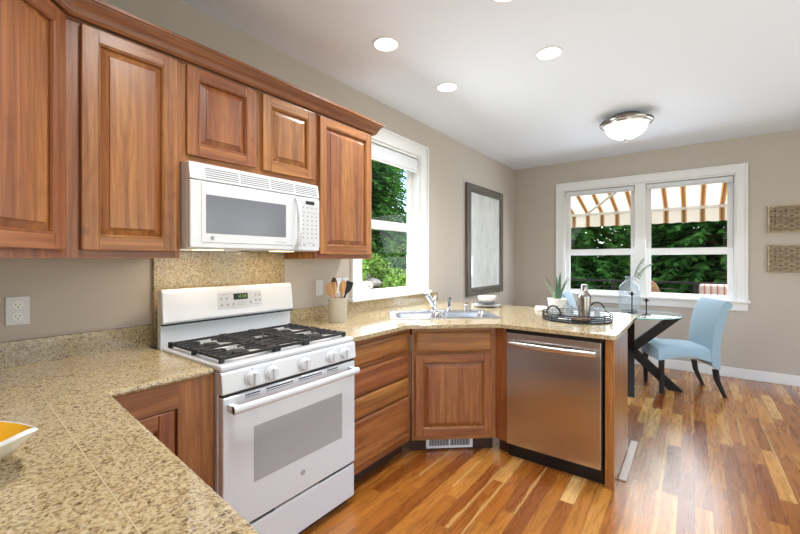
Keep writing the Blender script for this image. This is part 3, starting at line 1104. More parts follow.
def badge(parent, x, y, z, r_):
    g_ = G()
    g_.lathe([(r_, 0), (r_, 0.0012), (r_ * 0.8, 0.0016), (0.0, 0.0016)], 24)
    o_ = g_.build('emblem', MIDGREY, parent, loc=(x, y, z), rot=(R(90), 0, 0), smooth=30)
    g_ = G()
    # script-like interlaced loops
    pa = [(0.42 * r_ * cos(t) - 0.18 * r_, 0.42 * r_ * sin(t), 0.0018) for t in [R(40 + 290 * i / 14) for i in range(15)]]
    pb = [(0.30 * r_ * cos(t) + 0.28 * r_, 0.22 * r_ + 0.22 * r_ * sin(t), 0.0018) for t in [R(-90 - 250 * i / 10) for i in range(11)]]
    pc = [(0.30 * r_ * cos(t) + 0.28 * r_, -0.22 * r_ + 0.22 * r_ * sin(t), 0.0018) for t in [R(90 + 250 * i / 10) for i in range(11)]]
    for p_ in (pa, pb, pc):
        g_.tube(p_, r_ * 0.07, 5)
    g_.tube([(0.88 * r_ * cos(2 * pi * i / 24), 0.88 * r_ * sin(2 * pi * i / 24), 0.0014) for i in range(24)], r_ * 0.05, 5, closed=True)
    g_.build('monogram', WHITE2, parent, loc=(x, y, z), rot=(R(90), 0, 0))


badge(dr, 0.402, -0.0002, 0.329, 0.0135)
g = G().box(0.004, RW - 0.004, 0.004, 0.034, 0.045, 0.222)
dw_ = g.build('storage_drawer', WHITE, c, bevel=0.006, seg=3)
G().box(0.25, 0.51, 0.006, 0.02, 0.2215, 0.2275).build('pull_lip', WGREY, dw_)
G().box(0.004, RW - 0.004, 0.014, 0.034, 0.222, 0.2365).build('drawer_gap', BLACK, c)
G().box(0.02, RW - 0.02, 0.05, 0.6, 0.0, 0.032).build('plinth', BLACK, c)
# backguard
pf = [(0.575, 0.922), (0.575, 1.030), (0.552, 1.034), (0.545, 1.046), (0.562, 1.185), (0.575, 1.203), (0.595, 1.203), (0.615, 1.19), (0.615, 0.90), (0.575, 0.90)]
bg_ = G().prism(pf, 0.0, RW, 0, lambda a, b, h: (h, a, b)).build('backguard', WHITE, c, bevel=0.005, seg=3)
G().box(0.001, RW - 0.001, 0.5485, 0.576, 1.0265, 1.0325).build('shadow_gap', BLACK, bg_)


def bgp(x, z, off):   # point on raked backguard face
    return (x, 0.545 + 0.017 * (z - 1.046) / 0.139 - off, z)


def bgquad(g_, x0, x1, z0, z1, off):
    g_.loft([[bgp(x0, z0, -0.002), bgp(x1, z0, -0.002), bgp(x1, z1, -0.002), bgp(x0, z1, -0.002)], [bgp(x0, z0, off), bgp(x1, z0, off), bgp(x1, z1, off), bgp(x0, z1, off)]])


g = G()
bgquad(g, 0.275, 0.545, 1.078, 1.170, 0.0012)
cp = g.build('control_display_panel', WGREY, bg_, bevel=0.0008)
g = G()
bgquad(g, 0.365, 0.452, 1.126, 1.160, 0.002)
cl = g.build('clock_display', BLACK, bg_)
g = G()
SEG = {'1': 'bc', '2': 'abged', '0': 'abcdef', '3': 'abgcd', '8': 'abcdefg'}


def digit(g_, ch, x, z, w_, h__, off):
    t_ = 0.0012
    sg = {'a': (x, x + w_, z + h__ - t_, z + h__), 'd': (x, x + w_, z, z + t_), 'g': (x, x + w_, z + h__ / 2 - t_ / 2, z + h__ / 2 + t_ / 2),
          'f': (x, x + t_, z + h__ / 2, z + h__), 'b': (x + w_ - t_, x + w_, z + h__ / 2, z + h__), 'e': (x, x + t_, z, z + h__ / 2), 'c': (x + w_ - t_, x + w_, z, z + h__ / 2)}
    for k_ in SEG[ch]:
        a_, b_, c_, d_ = sg[k_]
        bgquad(g_, a_, b_, c_, d_, off)


for ch, x in (('1', 0.388), ('2', 0.402), ('0', 0.420), ('8', 0.433)):
    digit(g, ch, x, 1.136, 0.009, 0.015, 0.0026)
g.build('clock_digits', DIGITS, bg_)
g = G()
for x, z in ((0.290, 1.135), (0.320, 1.135), (0.290, 1.100), (0.325, 1.100), (0.358, 1.100), (0.465, 1.104), (0.497, 1.142), (0.522, 1.142), (0.497, 1.112), (0.522, 1.112)):
    bgquad(g, x, x + 0.010, z, z + 0.007, 0.0018)
    bgquad(g, x - 0.002, x + 0.012, z - 0.006, z - 0.004, 0.0016)
for x, z, w_ in ((0.29, 1.158, 0.05), (0.49, 1.158, 0.045), (0.385, 1.108, 0.045), (0.39, 1.096, 0.04), (0.49, 1.092, 0.045)):
    bgquad(g, x, x + w_, z, z + 0.0016, 0.0016)
g.split('button', MIDGREY, bg_)

# grates: three cast iron grates
def grate(x0, x1, kind):
    y0, y1, z0, z1 = 0.050, 0.540, 0.935, 0.946
    b = 0.007
    g_ = G()
    g_.box(x0, x1, y0, y0 + 2 * b, z0, z1).box(x0, x1, y1 - 2 * b, y1, z0, z1)
    g_.box(x0, x0 + 2 * b, y0, y1, z0, z1).box(x1 - 2 * b, x1, y0, y1, z0, z1)
    xm, ym = (x0 + x1) / 2, (y0 + y1) / 2
    g_.box(x0, x1, ym - b, ym + b, z0, z1)
    for (fx, fy) in ((x0 + b, y0 + b), (x1 - b, y0 + b), (x0 + b, y1 - b), (x1 - b, y1 - b), (x0 + b, ym), (x1 - b, ym)):
        g_.box(fx - b * 1.3, fx + b * 1.3, fy - b * 1.3, fy + b * 1.3, 0.9222, z1 + 0.003)
    if kind == 'side':
        for cy in ((y0 + ym) / 2, (ym + y1) / 2):
            hw, hd = (x1 - x0) / 2, (ym - y0) / 2
            for k_ in range(-2, 3):     # short fingers running across the top
                yy = cy + k_ * hd / 2.6
                fl = 0.74 if k_ % 2 else 0.5
                for sgn, xe in ((1, x0), (-1, x1)):
                    if k_ == 0:
                        fl = 0.70
                    g_.loft([[(xe, yy - b * .8, z0), (xe, yy + b * .8, z0), (xe, yy + b * .8, z1 + .004), (xe, yy - b * .8, z1 + .004)], [(xe + sgn * hw * fl, yy - b * .5, z0 + .004), (xe + sgn * hw * fl, yy + b * .5, z0 + .004), (xe + sgn * hw * fl, yy + b * .5, z1 + .001), (xe + sgn * hw * fl, yy - b * .5, z1 + .001)]])
            for sx, sy in ((1, 1), (-1, 1), (1, -1), (-1, -1)):
                g_.tube([(xm + sx * hw, cy + sy * hd, z1 - .004), (xm + sx * 0.03, cy + sy * 0.03, z1 - .003)], 0.005, 6)
    else:
        for k_ in range(-4, 5):
            yy = ym + k_ * (y1 - y0) / 10.5
            if abs(k_) in (0, 1):
                continue
            g_.box(x0, x1, yy - b * .8, yy + b * .8, z0 + 0.003, z1 + .002)
        for sx, sy in ((1, 1), (-1, 1), (1, -1), (-1, -1)):
            g_.tube([(xm + sx * 0.08, ym + sy * 0.12, z1 - .004), (xm + sx * 0.025, ym + sy * 0.03, z1 - .003)], 0.005, 6)
    return g_.build('burner_grate', IRON, c, bevel=0.002)


grate(0.022, 0.292, 'side')
grate(0.296, 0.462, 'mid')
grate(0.466, 0.736, 'side')
for bx, by, r_ in ((0.157, 0.168, 0.045), (0.157, 0.412, 0.035), (0.601, 0.168, 0.05), (0.601, 0.412, 0.035), (0.379, 0.29, 0.04)):
    g = G().lathe([(r_ + 0.012, 0.0), (r_ + 0.012, 0.006), (r_ + 0.004, 0.008), (r_, 0.008), (r_, 0.013), (r_ - 0.004, 0.0145), (0, 0.0145)], 24, (bx, by, 0.9225))
    g.build('burner_cap', IRON, c, smooth=35)

# ------------------------------------------------------------------ microwave
MY0, MW, MZ0, MZ1 = 0.815, 0.745, 1.400, 1.797
c = thing('microwave', 'white over the range microwave hung under the cabinets', 'microwave', (0.40, 0.816, 0), R(90))
MW = 0.752
G().box(0, MW, 0.03, 0.398, MZ0, MZ1).build('body', WHITE, c, bevel=0.004)
g = G().prism([(0.006, 1.716), (0.0, 1.72), (0.012, 1.790), (0.02, 1.797), (0.03, 1.797), (0.03, 1.716)], 0, MW, 0, lambda a, b, h: (h, a, b))
gr_ = g.build('vent_grille', WHITE2, c, bevel=0.001)
g = G()
for i in range(5):
    z = 1.730 + i * 0.0105
    yy = 0.0 + 0.012 * (z - 1.72) / 0.07
    for a, b in ((0.07, 0.235), (0.245, 0.41), (0.42, 0.57), (0.58, 0.735)):
        g.box(a, b, yy - 0.0008, yy + 0.004, z, z + 0.0045)
g.split('vent_slot', MIDGREY, gr_)
dr = G().box(0.0, 0.592, 0.0, 0.03, MZ0 + 0.004, 1.713).build('door', WHITE, c, bevel=0.006, seg=3)
g = G()
g.box(0.05, 0.56, -0.003, 0.001, 1.43, 1.705)
g.build('door_bezel', WHITE2, dr, bevel=0.004)
G().box(0.070, 0.510, -0.0042, -0.002, 1.473, 1.652).build('window', MWGLASS, dr, bevel=0.002)
g = G()
n = 16
hp = [(0.578, -0.008 - 0.034 * sin(pi * i / n) ** 0.6, 1.425 + 0.275 * i / n) for i in range(n + 1)]
rings = [[(x + 0.013 * cos(2 * pi * k / 12), y + 0.009 * sin(2 * pi * k / 12), z) for k in range(12)] for x, y, z in hp]
g.loft(rings)
g.build('handle', WHITE, dr, smooth=40)
badge(dr, 0.10, -0.0032, 1.452, 0.009)
pn = G().box(0.595, MW, 0.0, 0.03, MZ0 + 0.004, 1.713).build('control_panel', WHITE, c, bevel=0.005, seg=3)
G().box(0.608, 0.752, -0.0012, 0.001, 1.425, 1.703).build('keypad', WGREY, pn, bevel=0.001)
G().box(0.648, 0.712, -0.0022, 0.0, 1.672, 1.692).build('display', plain('dark_display', rgb(52, 60, 64), 0.2), pn)
g = G()
rnd = random.Random(3)
for rr in range(8):
    for cc in range(4):
        z = 1.650 - rr * 0.025
        x = 0.626 + cc * 0.032
        if rr in (1,):
            g.box(x - 0.004, x + 0.024, -0.0018, -0.001, z, z + 0.0015)
        else:
            g.box(x, x + 0.009, -0.0018, -0.001, z, z + 0.006)
g.box(0.65, 0.70, -0.0018, -0.001, 1.447, 1.449).box(0.632, 0.645, -0.0018, -0.001, 1.433, 1.441).box(0.70, 0.713, -0.0018, -0.001, 1.433, 1.441)
g.split('button', MIDGREY, pn)
g = G()
for i in range(12):
    g.box(0.44 + i * 0.0065, 0.444 + i * 0.0065, -0.0032, -0.0028, 1.444, 1.4475)
g.build('door_lettering', MIDGREY, dr)
for x in (0.16, 0.60):
    lo = G().box(x - 0.06, x + 0.06, 0.12, 0.2, MZ0 - 0.003, MZ0 + 0.001).build('task_lamp', emit('warm_task_lens', (1, 0.72, 0.4, 1), 3.0), c)
G().box(0.05, 0.36, 0.22, 0.36, MZ0 - 0.004, MZ0 + 0.001).build('grease_filter', NICKEL, c)
for yy in (0.955, 1.395):
    light('microwave_task_light', 'AREA', (0.24, yy, MZ0 - 0.006), 0.9, (1.0, 0.78, 0.56), (0, 0, 0), 0.1, 0.06)

# ------------------------------------------------------------------ dishwasher
c = thing('dishwasher', 'stainless steel dishwasher built into front of the peninsula', 'dishwasher', (1.178, 2.541, 0))
W = 0.590
G().box(0.0, W, 0.03, 0.57, 0.1, 0.872).build('tub', BLACK, c)
dr = G().box(0.004, W - 0.006, 0.0, 0.03, 0.103, 0.857).build('door', STEEL, c, bevel=0.003)
G().box(0.0, W + 0.008, 0.006, 0.03, 0.8575, 0.884).build('gap_strip', BLACK, c)  # black strip filling the gap between door and worktop
g = G()
n = 24
rings = []
for i in range(n + 1):
    x = 0.037 + 0.525 * i / n
    y = -0.034 - 0.020 * sin(pi * i / n)
    z = 0.790
    rings.append([(x, y + 0.009 * cos(2 * pi * k / 12), z + 0.016 * sin(2 * pi * k / 12)) for k in range(12)])
g.loft(rings)
g.box(0.037, 0.06, -0.036, 0, 0.776, 0.804).box(0.539, 0.562, -0.036, 0, 0.776, 0.804)
g.build('handle', steel_mat('handle_steel', rgb(220, 218, 214), 0.2, 0), dr, smooth=40)
G().box(0.0, W, 0.055, 0.075, 0.0, 0.1).build('toe_kick', BLACK, c)

# ------------------------------------------------------------------ sink, faucet
c = thing('sink', 'stainless double bowl sink set in the corner counter', 'sink', sinkpt(0, 0, TOP), SANG)


def rrect(x0, x1, y0, y1, r_, z, n_=5):
    out = []
    for cx, cy, a0 in ((x1 - r_, y0 + r_, -90), (x1 - r_, y1 - r_, 0), (x0 + r_, y1 - r_, 90), (x0 + r_, y0 + r_, 180)):
        for i in range(n_ + 1):
            t_ = R(a0 + 90 * i / n_)
            out.append((cx + r_ * cos(t_), cy + r_ * sin(t_), z))
    return out


xm = (L0 + L1) / 2
bowls = [(L0 + 0.045, xm - 0.015), (xm + 0.015, L1 - 0.045)]
# deck plate with two openings: built as strips
g = G()
z0, z1 = 0.0005, 0.006
ys = (D0, D0 + 0.04, D1 - 0.115, D1)
g.box(L0, L1, ys[0], ys[1], z0, z1).box(L0, L1, ys[2], ys[3], z0, z1)
g.box(L0, bowls[0][0], ys[1], ys[2], z0, z1).box(bowls[0][1], bowls[1][0], ys[1], ys[2], z0, z1).box(bowls[1][1], L1, ys[1], ys[2], z0, z1)
g.build('rim', SINKSTEEL, c, bevel=0.002)
for a, b in bowls:
    g = G()
    rr_ = []
    for ins, z, r_ in ((-0.004, 0.0065, 0.012), (0.002, 0.004, 0.03), (0.006, -0.02, 0.05), (0.012, -0.10, 0.055), (0.03, -0.128, 0.06), (0.10, -0.135, 0.05)):
        rr_.append(rrect(a + ins, b - ins, ys[1] + ins, ys[2] - ins, r_, z))
    g.loft(rr_, 0, cap=False)
    g.pts(rr_[-1])
    bo = g.build('bowl', SINKSTEEL, c, smooth=50)
    G().lathe([(0.042, 0.0), (0.036, 0.002), (0.03, 0.001), (0.0, -0.001)], 20, ((a + b) / 2, (ys[1] + ys[2]) / 2, -0.1345)).build('drain', CHROME, bo, smooth=40)

c = thing('faucet', 'chrome single lever kitchen faucet behind the double sink', 'faucet', sinkpt(0.25, D1 - 0.045, TOP + 0.0062), SANG)
G().lathe([(0.11, 0), (0.11, 0.004), (0.10, 0.008), (0.0, 0.009)], 30, sy=0.28).build('deck_plate', CHROME, c, smooth=40)
G().lathe([(0.026, 0.008), (0.024, 0.015), (0.021, 0.05), (0.021, 0.075), (0.017, 0.088), (0.0, 0.092)], 20).build('body', CHROME, c, smooth=40)
g = G().tube([(0, 0.0, 0.035), (-0.028, -0.03, 0.080), (-0.060, -0.065, 0.130), (-0.078, -0.086, 0.148), (-0.088, -0.10, 0.140)], [0.017, 0.018, 0.019, 0.021, 0.018], 14)
sp = g.build('spout', CHROME, c, smooth=40)
G().tube([(0.002, 0.004, 0.090), (0.010, 0.02, 0.108), (0.020, 0.035, 0.118)], [0.010, 0.008, 0.007], 10).build('lever', CHROME, c, smooth=40)
c = thing('side_sprayer', 'small chrome side sprayer standing right of faucet', 'sprayer', sinkpt(0.38, D1 - 0.045, TOP + 0.0062), SANG)
G().lathe([(0.022, 0), (0.020, 0.008), (0.012, 0.02), (0.011, 0.035), (0.0, 0.036)], 16).build('collar', CHROME, c, smooth=40)
G().tube([(0, 0, 0.03), (0, -0.002, 0.07), (0, -0.012, 0.098), (0, -0.030, 0.104)], [0.010, 0.012, 0.014, 0.010], 12).build('spray_head', plain('dark_chrome', rgb(120, 124, 130), 0.15, 1.0), c, smooth=40)
o = G().lathe([(0.019, 0), (0.019, 0.03), (0.02, 0.032), (0.02, 0.046), (0.016, 0.052), (0, 0.053)], 18).build('air_gap', NICKEL, smooth=40, loc=sinkpt(0.53, D1 - 0.045, TOP + 0.0062))
tag(o, 'short brushed nickel air gap cap at right of sink', 'air gap')


# ------------------------------------------------------------------ wall plates
def plate(label, y, z, kind, w_=0.072, h__=0.116):
    c_ = thing('wall_outlet' if kind == 'outlet' else 'wall_switch', label, 'outlet' if kind == 'outlet' else 'switch', (0, y, z), R(90))
    G().box(-w_ / 2, w_ / 2, -0.006, -0.0002, -h__ / 2, h__ / 2).build('cover_plate', WHITE2, c_, bevel=0.003)
    if kind == 'outlet':
        for zz in (0.024, -0.024):
            r_ = G().lathe([(0.0165, 0), (0.0165, 0.0018), (0.0, 0.0018)], 20).build('receptacle', TRIM, c_, loc=(0, -0.006, zz), rot=(R(90), 0, 0))
            g_ = G().box(-0.0075, -0.0052, -0.001, 0.0055, 0.0018, 0.0022).box(0.0052, 0.0075, -0.001, 0.0055, 0.0018, 0.0022).box(-0.002, 0.002, -0.010, -0.006, 0.0018, 0.0022)
            g_.build('slot', BLACK, r_)
    else:
        G().box(-0.017, 0.017, -0.0085, -0.005, -0.033, 0.033).build('rocker', TRIM, c_, bevel=0.002)
    return c_


plate('white duplex outlet on wall above near left counter', 0.320, 1.142, 'outlet')
plate('white duplex outlet left of utensil crock, right of the range', 1.915, 1.145, 'outlet')
plate('white rocker switch directly behind the utensil crock', 2.105, 1.15, 'switch')
plate('white rocker switch against sink window casing, right of crock', 2.186, 1.15, 'switch', 0.062)
c = thing('wall_outlet', 'white duplex outlet low on far wall behind dining table', 'outlet', (1.80, YF, 0.335), 0)
G().box(-0.036, 0.036, -0.006, -0.0002, -0.058, 0.058).build('cover_plate', WHITE2, c, bevel=0.003)
for zz in (0.024, -0.024):
    G().lathe([(0.0165, 0), (0.0165, 0.0018), (0.0, 0.0018)], 20).build('receptacle', TRIM, c, loc=(0, -0.006, zz), rot=(R(90), 0, 0))

# ------------------------------------------------------------------ mirror and carved panels
c = thing('mirror', 'tall mirror in weathered dark grey wood frame on left wall', 'mirror', (0, 4.21, 0.905), R(90))
mw, mh, fw = 1.104, 1.385, 0.10
g = G()
g.box(0, fw, -0.035, -0.0005, 0, mh).box(mw - fw, mw, -0.035, -0.0005, 0, mh).box(fw, mw - fw, -0.035, -0.0005, 0, fw, 1).box(fw, mw - fw, -0.035, -0.0005, mh - fw, mh, 1)
g.build('frame', [FRAMEWOOD, wood('weathered_grey_wood_rail', 0, rgb(64, 58, 54), rgb(94, 88, 82), rgb(126, 120, 114), coat=0, rough=0.6)], c, bevel=0.004)
G().box(fw - 0.002, mw - fw + 0.002, -0.018, -0.004, fw - 0.002, mh - fw + 0.002).build('mirror_glass', PALEMIRROR, c)


def carved(label, z0, h__):
    c_ = thing('carved_wall_panel', label, 'wall art', (2.855, YF, z0), 0)
    w_ = 0.46
    G().box(0, w_, -0.012, -0.0005, 0, h__).build('backing', plain('dark_carving_recess', rgb(150, 132, 108), 0.9), c_)
    g_ = G().box(0, 0.016, -0.03, -0.012, 0, h__).box(w_ - 0.016, w_, -0.03, -0.012, 0, h__).box(0.016, w_ - 0.016, -0.03, -0.012, 0, 0.014).box(0.016, w_ - 0.016, -0.03, -0.012, h__ - 0.014, h__)
    g_.build('border', CARVED, c_, bevel=0.002)
    # lattice of curved diamond strapwork
    g_ = G()
    nx, nz = 5, 5
    dx, dz = (w_ - 0.032) / nx, (h__ - 0.028) / nz
    for i in range(nx):
        for j in range(nz):
            cx, cz = 0.016 + (i + 0.5) * dx, 0.014 + (j + 0.5) * dz
            pts_ = []
            for k in range(16):
                t_ = 2 * pi * k / 16
                rr = 1.0 / (abs(cos(t_)) ** 1.15 + abs(sin(t_)) ** 1.15) ** (1 / 1.15)
                pts_.append((cx + dx * 0.5 * rr * cos(t_), -0.019, cz + dz * 0.5 * rr * sin(t_)))
            g_.tube(pts_, 0.0095, 6, closed=True)
            g_.tube([(cx - dx * .28, -0.017, cz - dz * .1), (cx, -0.018, cz + dz * .22), (cx + dx * .28, -0.017, cz - dz * .1)], 0.006, 6)
    g_.build('lattice', CARVED, c_, smooth=60)
    return c_


carved('upper carved lattice wood panel on wall right of window', 1.647, 0.298)
carved('lower carved lattice wood panel on wall right of window', 1.216, 0.298)

# ------------------------------------------------------------------ ceiling lights
for x, y, lb in ((0.618, 1.936, 'round recessed downlight nearest the upper cabinets, leftmost of three'), (0.618, 2.713, 'round recessed downlight over sink, lowest of three in the picture'), (1.424, 2.68, 'round recessed downlight over dishwasher, rightmost of three'), (1.424, 1.93, 'round recessed downlight over middle of kitchen floor'), (1.20, 0.80, 'round recessed downlight above the near counter')):
    c = thing('recessed_light', lb, 'ceiling light', (x, y, H))
    G().lathe([(0.088, -0.0005), (0.088, -0.004), (0.082, -0.007), (0.074, -0.006), (0.074, -0.0005)], 32, cap=False).build('trim_ring', TRIM, c, smooth=40)
    G().lathe([(0.074, -0.0008), (0.073, -0.0025), (0.0, -0.003)], 28).build('lens', LAMP_ON, c)
    light('downlight', 'SPOT', (x, y, H - 0.03), 75 if y < 1 else 38, (1.0, 0.985, 0.96) if y < 1 else (0.97, 0.97, 0.98), (0, 0, 0), spot=R(150), blend=0.8, radius=0.07)
c = thing('flush_ceiling_light', 'frosted bowl ceiling light with nickel ring over dining area', 'ceiling light', (1.683, 4.29, H))
G().lathe([(0.12, -0.0005), (0.14, -0.03), (0.205, -0.050), (0.226, -0.058), (0.230, -0.070), (0.224, -0.082), (0.208, -0.088), (0.204, -0.098), (0.19, -0.100), (0.18, -0.09)], 40).build('ring', SHAKER, c, smooth=40)
G().lathe([(0.186, -0.095), (0.180, -0.118), (0.165, -0.155), (0.13, -0.19), (0.08, -0.215), (0.03, -0.226), (0.0, -0.228)], 40).build('bowl', BOWL_ON, c, smooth=60)
G().lathe([(0.022, -0.224), (0.024, -0.231), (0.012, -0.238), (0.009, -0.25), (0.012, -0.256), (0.0, -0.264)], 16).build('finial', NICKEL, c, smooth=40)
light('bowl_light', 'POINT', (1.683, 4.29, H - 0.5), 2, (1.0, 0.97, 0.92), radius=0.2)

# ------------------------------------------------------------------ things on the near counter
c = thing('fruit_bowl', 'white boat shaped bowl with yellow inside on near counter', 'bowl', (0.965, 0.055, TOP), R(33))


def boat(scale, zoff, thick):
    rings = []
    prof_ = [(0.30, 0.0), (0.55, 0.008), (0.80, 0.030), (1.0, 0.058)]
    for f_, z in prof_:
        rg = []
        for k in range(32):
            t_ = 2 * pi * k / 32
            x_ = 0.215 * f_ * cos(t_)
            y_ = 0.115 * f_ * sin(t_) * (1 - 0.35 * abs(cos(t_)) ** 3)
            lift = (0.034 * abs(cos(t_)) ** 4) * f_ ** 2
            rg.append((x_ * scale, y_ * scale, (z + lift) + zoff))
        rings.append(rg)
    return rings


ro = boat(1.0, 0.0005, 0)
ri = boat(0.95, 0.005, 0)
g = G()
g.loft(ro, 0, cap=False)
g.pts(ro[0][::-1])
g.loft([ro[-1], [((a[0] + b[0]) / 2, (a[1] + b[1]) / 2, max(a[2], b[2]) + 0.001) for a, b in zip(ro[-1], ri[-1])], ri[-1]], 0, cap=False)
g.build('shell', PORCELAIN, c, smooth=60)
g = G()
g.loft(ri, 0, cap=False)
g.pts(ri[0])
g.build('inner_glaze', YELLOW, c, smooth=60, label='bright yellow glazed inside')

# utensil crock
CX, CY = 0.188, 1.922
c = thing('utensil_crock', 'cream stoneware utensil crock on counter right of the range', 'crock', (CX, CY, TOP))
G().lathe([(0.062, 0.0), (0.066, 0.006), (0.0655, 0.152), (0.069, 0.158), (0.069, 0.168), (0.064, 0.170), (0.060, 0.162), (0.059, 0.012), (0.0, 0.010)], 32).build('pot', CERAMIC, c, smooth=40)


def utensil(name, label, dx, dy, tilt, az, L, mat, shape, group=None):
    c_ = thing(name, label, 'utensil', (CX + dx, CY + dy, TOP + 0.014), az)
    g_ = G()
    h0 = L * 0.68
    tx = sin(tilt)
    tz = cos(tilt)

    def at(s_, lat=0.0, nrm_=0.0):
        return (s_ * tx + nrm_ * tz, lat, s_ * tz - nrm_ * tx)
    g_.tube([at(0.002), at(h0)], [0.0055, 0.0065], 10)
    g_.build('handle', BEECH if mat != BLACK else BLACK, c_, smooth=40)
    rings = []
    for k in range(9):
        u = k / 8
        s_ = h0 - 0.005 + (L - h0) * u
        if shape == 'spoon':
            wd = 0.006 + 0.021 * sin(pi * min(1, u * 0.93 + 0.07)) ** 0.7
            th_ = 0.004
        elif shape == 'spatula':
            wd = 0.008 + 0.018 * min(1, u * 2.5)
            th_ = 0.003
        else:
            wd = 0.007 + 0.017 * sin(pi * min(1.0, u * 0.85 + 0.1))
            th_ = 0.006
        rings.append([at(s_, th_ * cos(2 * pi * q / 12), wd * sin(2 * pi * q / 12)) for q in range(12)])
    g_ = G().loft(rings)
    g_.build('head', mat, c_, smooth=50)
    return c_


utensil('wooden_spoon', 'pale wooden spoon leaning left in the utensil crock', 0.016, 0.016, R(21), R(225), 0.275, BEECH, 'spoon')
utensil('wooden_spatula', 'flat wooden spatula standing upright in middle of the crock', 0.004, 0.004, R(9), R(222), 0.27, BEECH, 'spatula')
utensil('ladle', 'dark tipped wooden ladle at back of the utensil crock', -0.028, 0.012, R(3), R(215), 0.30, plain('brown_ladle', rgb(92, 60, 42), 0.5), 'ladle')
utensil('wooden_spoon', 'broad wooden spoon leaning right in crock beside black spatula', -0.004, 0.0, R(10), R(45), 0.285, BEECH, 'spoon')
utensil('spatula', 'black nylon spatula leaning right out of the utensil crock', -0.008, -0.004, R(20), R(45), 0.29, BLACK, 'spatula')

# plate and cup stack on the peninsula near the mirror
PX, PY = 0.66, 3.38
pl = G().lathe([(0.06, 0.0), (0.075, 0.004), (0.125, 0.016), (0.126, 0.019), (0.07, 0.008), (0.0, 0.007)], 36, (PX, PY, TOP)).build('plate', PORCELAIN, smooth=50)
tag(pl, 'white dinner plate on counter below the mirror', 'plate')
pl2 = G().lathe([(0.05, 0.0), (0.062, 0.004), (0.098, 0.012), (0.099, 0.015), (0.06, 0.006), (0.0, 0.0055)], 36, (PX, PY, TOP + 0.0195)).build('saucer', plain('grey_glaze', rgb(96, 96, 98), 0.2), smooth=50)
tag(pl2, 'small dark grey saucer between white plate and white bowl', 'plate')
bw = G().lathe([(0.035, 0.0), (0.05, 0.004), (0.082, 0.035), (0.086, 0.062), (0.083, 0.063), (0.078, 0.036), (0.046, 0.008), (0.0, 0.006)], 36, (PX, PY, TOP + 0.035)).build('bowl', PORCELAIN, smooth=50)
tag(bw, 'white bowl stacked on plate below the mirror', 'bowl')

# ------------------------------------------------------------------ tray group on the peninsula
TX, TY = 1.515, 3.04
TR_ = 0.235
vd = Vector((2.1917 - TX, -TY, 0)).normalized()   # towards the camera
sd = Vector((-vd.y, vd.x, 0))                      # picture right


def tp(r_, f_, z=0.0):
    """point on the tray: r_ to picture right, f_ towards the viewer"""
    p = Vector((TX, TY, 0)) + sd * r_ + vd * f_
    return (p.x, p.y, TOP + z)


c = thing('serving_tray', 'round black iron tray with two loop handles on the peninsula', 'tray', (TX, TY, TOP))
G().lathe([(TR_ - 0.004, 0.0005), (TR_, 0.004), (TR_, 0.010), (TR_ - 0.012, 0.010), (0.0, 0.009)], 48).build('base', BLACK, c, smooth=40)
g = G()
for z, r_ in ((0.022, 0.003), (0.036, 0.003), (0.050, 0.004)):
    g.tube([((TR_ - 0.001) * cos(2 * pi * i / 48), (TR_ - 0.001) * sin(2 * pi * i / 48), z) for i in range(48)], r_, 6, closed=True)
for i in range(12):
    t_ = 2 * pi * i / 12
    g.cyl(((TR_ - 0.001) * cos(t_), (TR_ - 0.001) * sin(t_), 0.004), ((TR_ - 0.001) * cos(t_), (TR_ - 0.001) * sin(t_), 0.050), 0.003, n=6)
g.build('rail', IRON, c, smooth=40)
hd = (sd * -0.62 + vd * 0.78).normalized()
for sg in (1, -1):
    q = hd * sg
    tq = Vector((-q.y, q.x, 0))
    g = G()
    g.tube([tuple(q * (TR_ - 0.001) + tq * (0.062 * cos(pi * i / 14)) + Vector((0, 0, 0.05 + 0.062 * sin(pi * i / 14)))) for i in range(15)], 0.006, 8)
    g.build('handle', IRON, c, smooth=40)
TB = 0.0105
c = thing('cocktail_shaker', 'brushed steel cocktail shaker standing on the tray', 'shaker', tp(0.052, 0.03, TB))
G().lathe([(0.034, 0.0), (0.037, 0.003), (0.044, 0.15), (0.044, 0.155)], 28).build('cup', SHAKER, c, smooth=40)
G().lathe([(0.045, 0.150), (0.045, 0.162), (0.040, 0.178), (0.024, 0.200), (0.022, 0.206)], 28).build('shoulder', SHAKER, c, smooth=40)
G().lathe([(0.023, 0.205), (0.023, 0.24), (0.019, 0.248), (0, 0.250)], 24).build('cap', SHAKER, c, smooth=40)
c0 = None
for (a, b, lb) in ((-0.055, -0.035, 'clear tumbler on tray between plant and shaker'), (-0.012, -0.09, 'clear tumbler at back of tray, just left of shaker'), (-0.155, 0.03, 'clear tumbler at left end of the tray by the loop handle'), (0.125, -0.04, 'clear tumbler on tray right of shaker by back handle'), (0.150, 0.07, 'clear tumbler at front right edge of the tray')):
    g = G().lathe([(0.030, 0.0), (0.033, 0.002), (0.036, 0.085), (0.0345, 0.085), (0.031, 0.012), (0.0, 0.010)], 24)
    if c0 is None:
        c0 = g.build('tumbler', CLEAR, smooth=40, loc=tp(a, b, TB))
        tag(c0, lb, 'glass', 'tumblers on the tray')
    else:
        g.bm.free()
        dup(c0, tp(a, b, TB), None, lb)
o = G().lathe([(0.055, 0.0), (0.062, 0.004), (0.070, 0.014), (0.068, 0.015), (0.058, 0.006), (0, 0.005)], 32).build('wooden_dish', wood('dish_wood', 0, rgb(92, 66, 44), rgb(128, 98, 68), rgb(150, 120, 88)), smooth=40, loc=tp(0.03, 0.125, TB))
tag(o, 'small brown wooden dish at front of the tray', 'dish')
o = G().box(-0.04, 0.04, -0.03, 0.03, 0, 0.006).box(-0.037, 0.038, -0.028, 0.027, 0.006, 0.011).build('napkin', CREAMFAB, bevel=0.002, loc=tp(-0.075, 0.115, TB), rot=R(25))
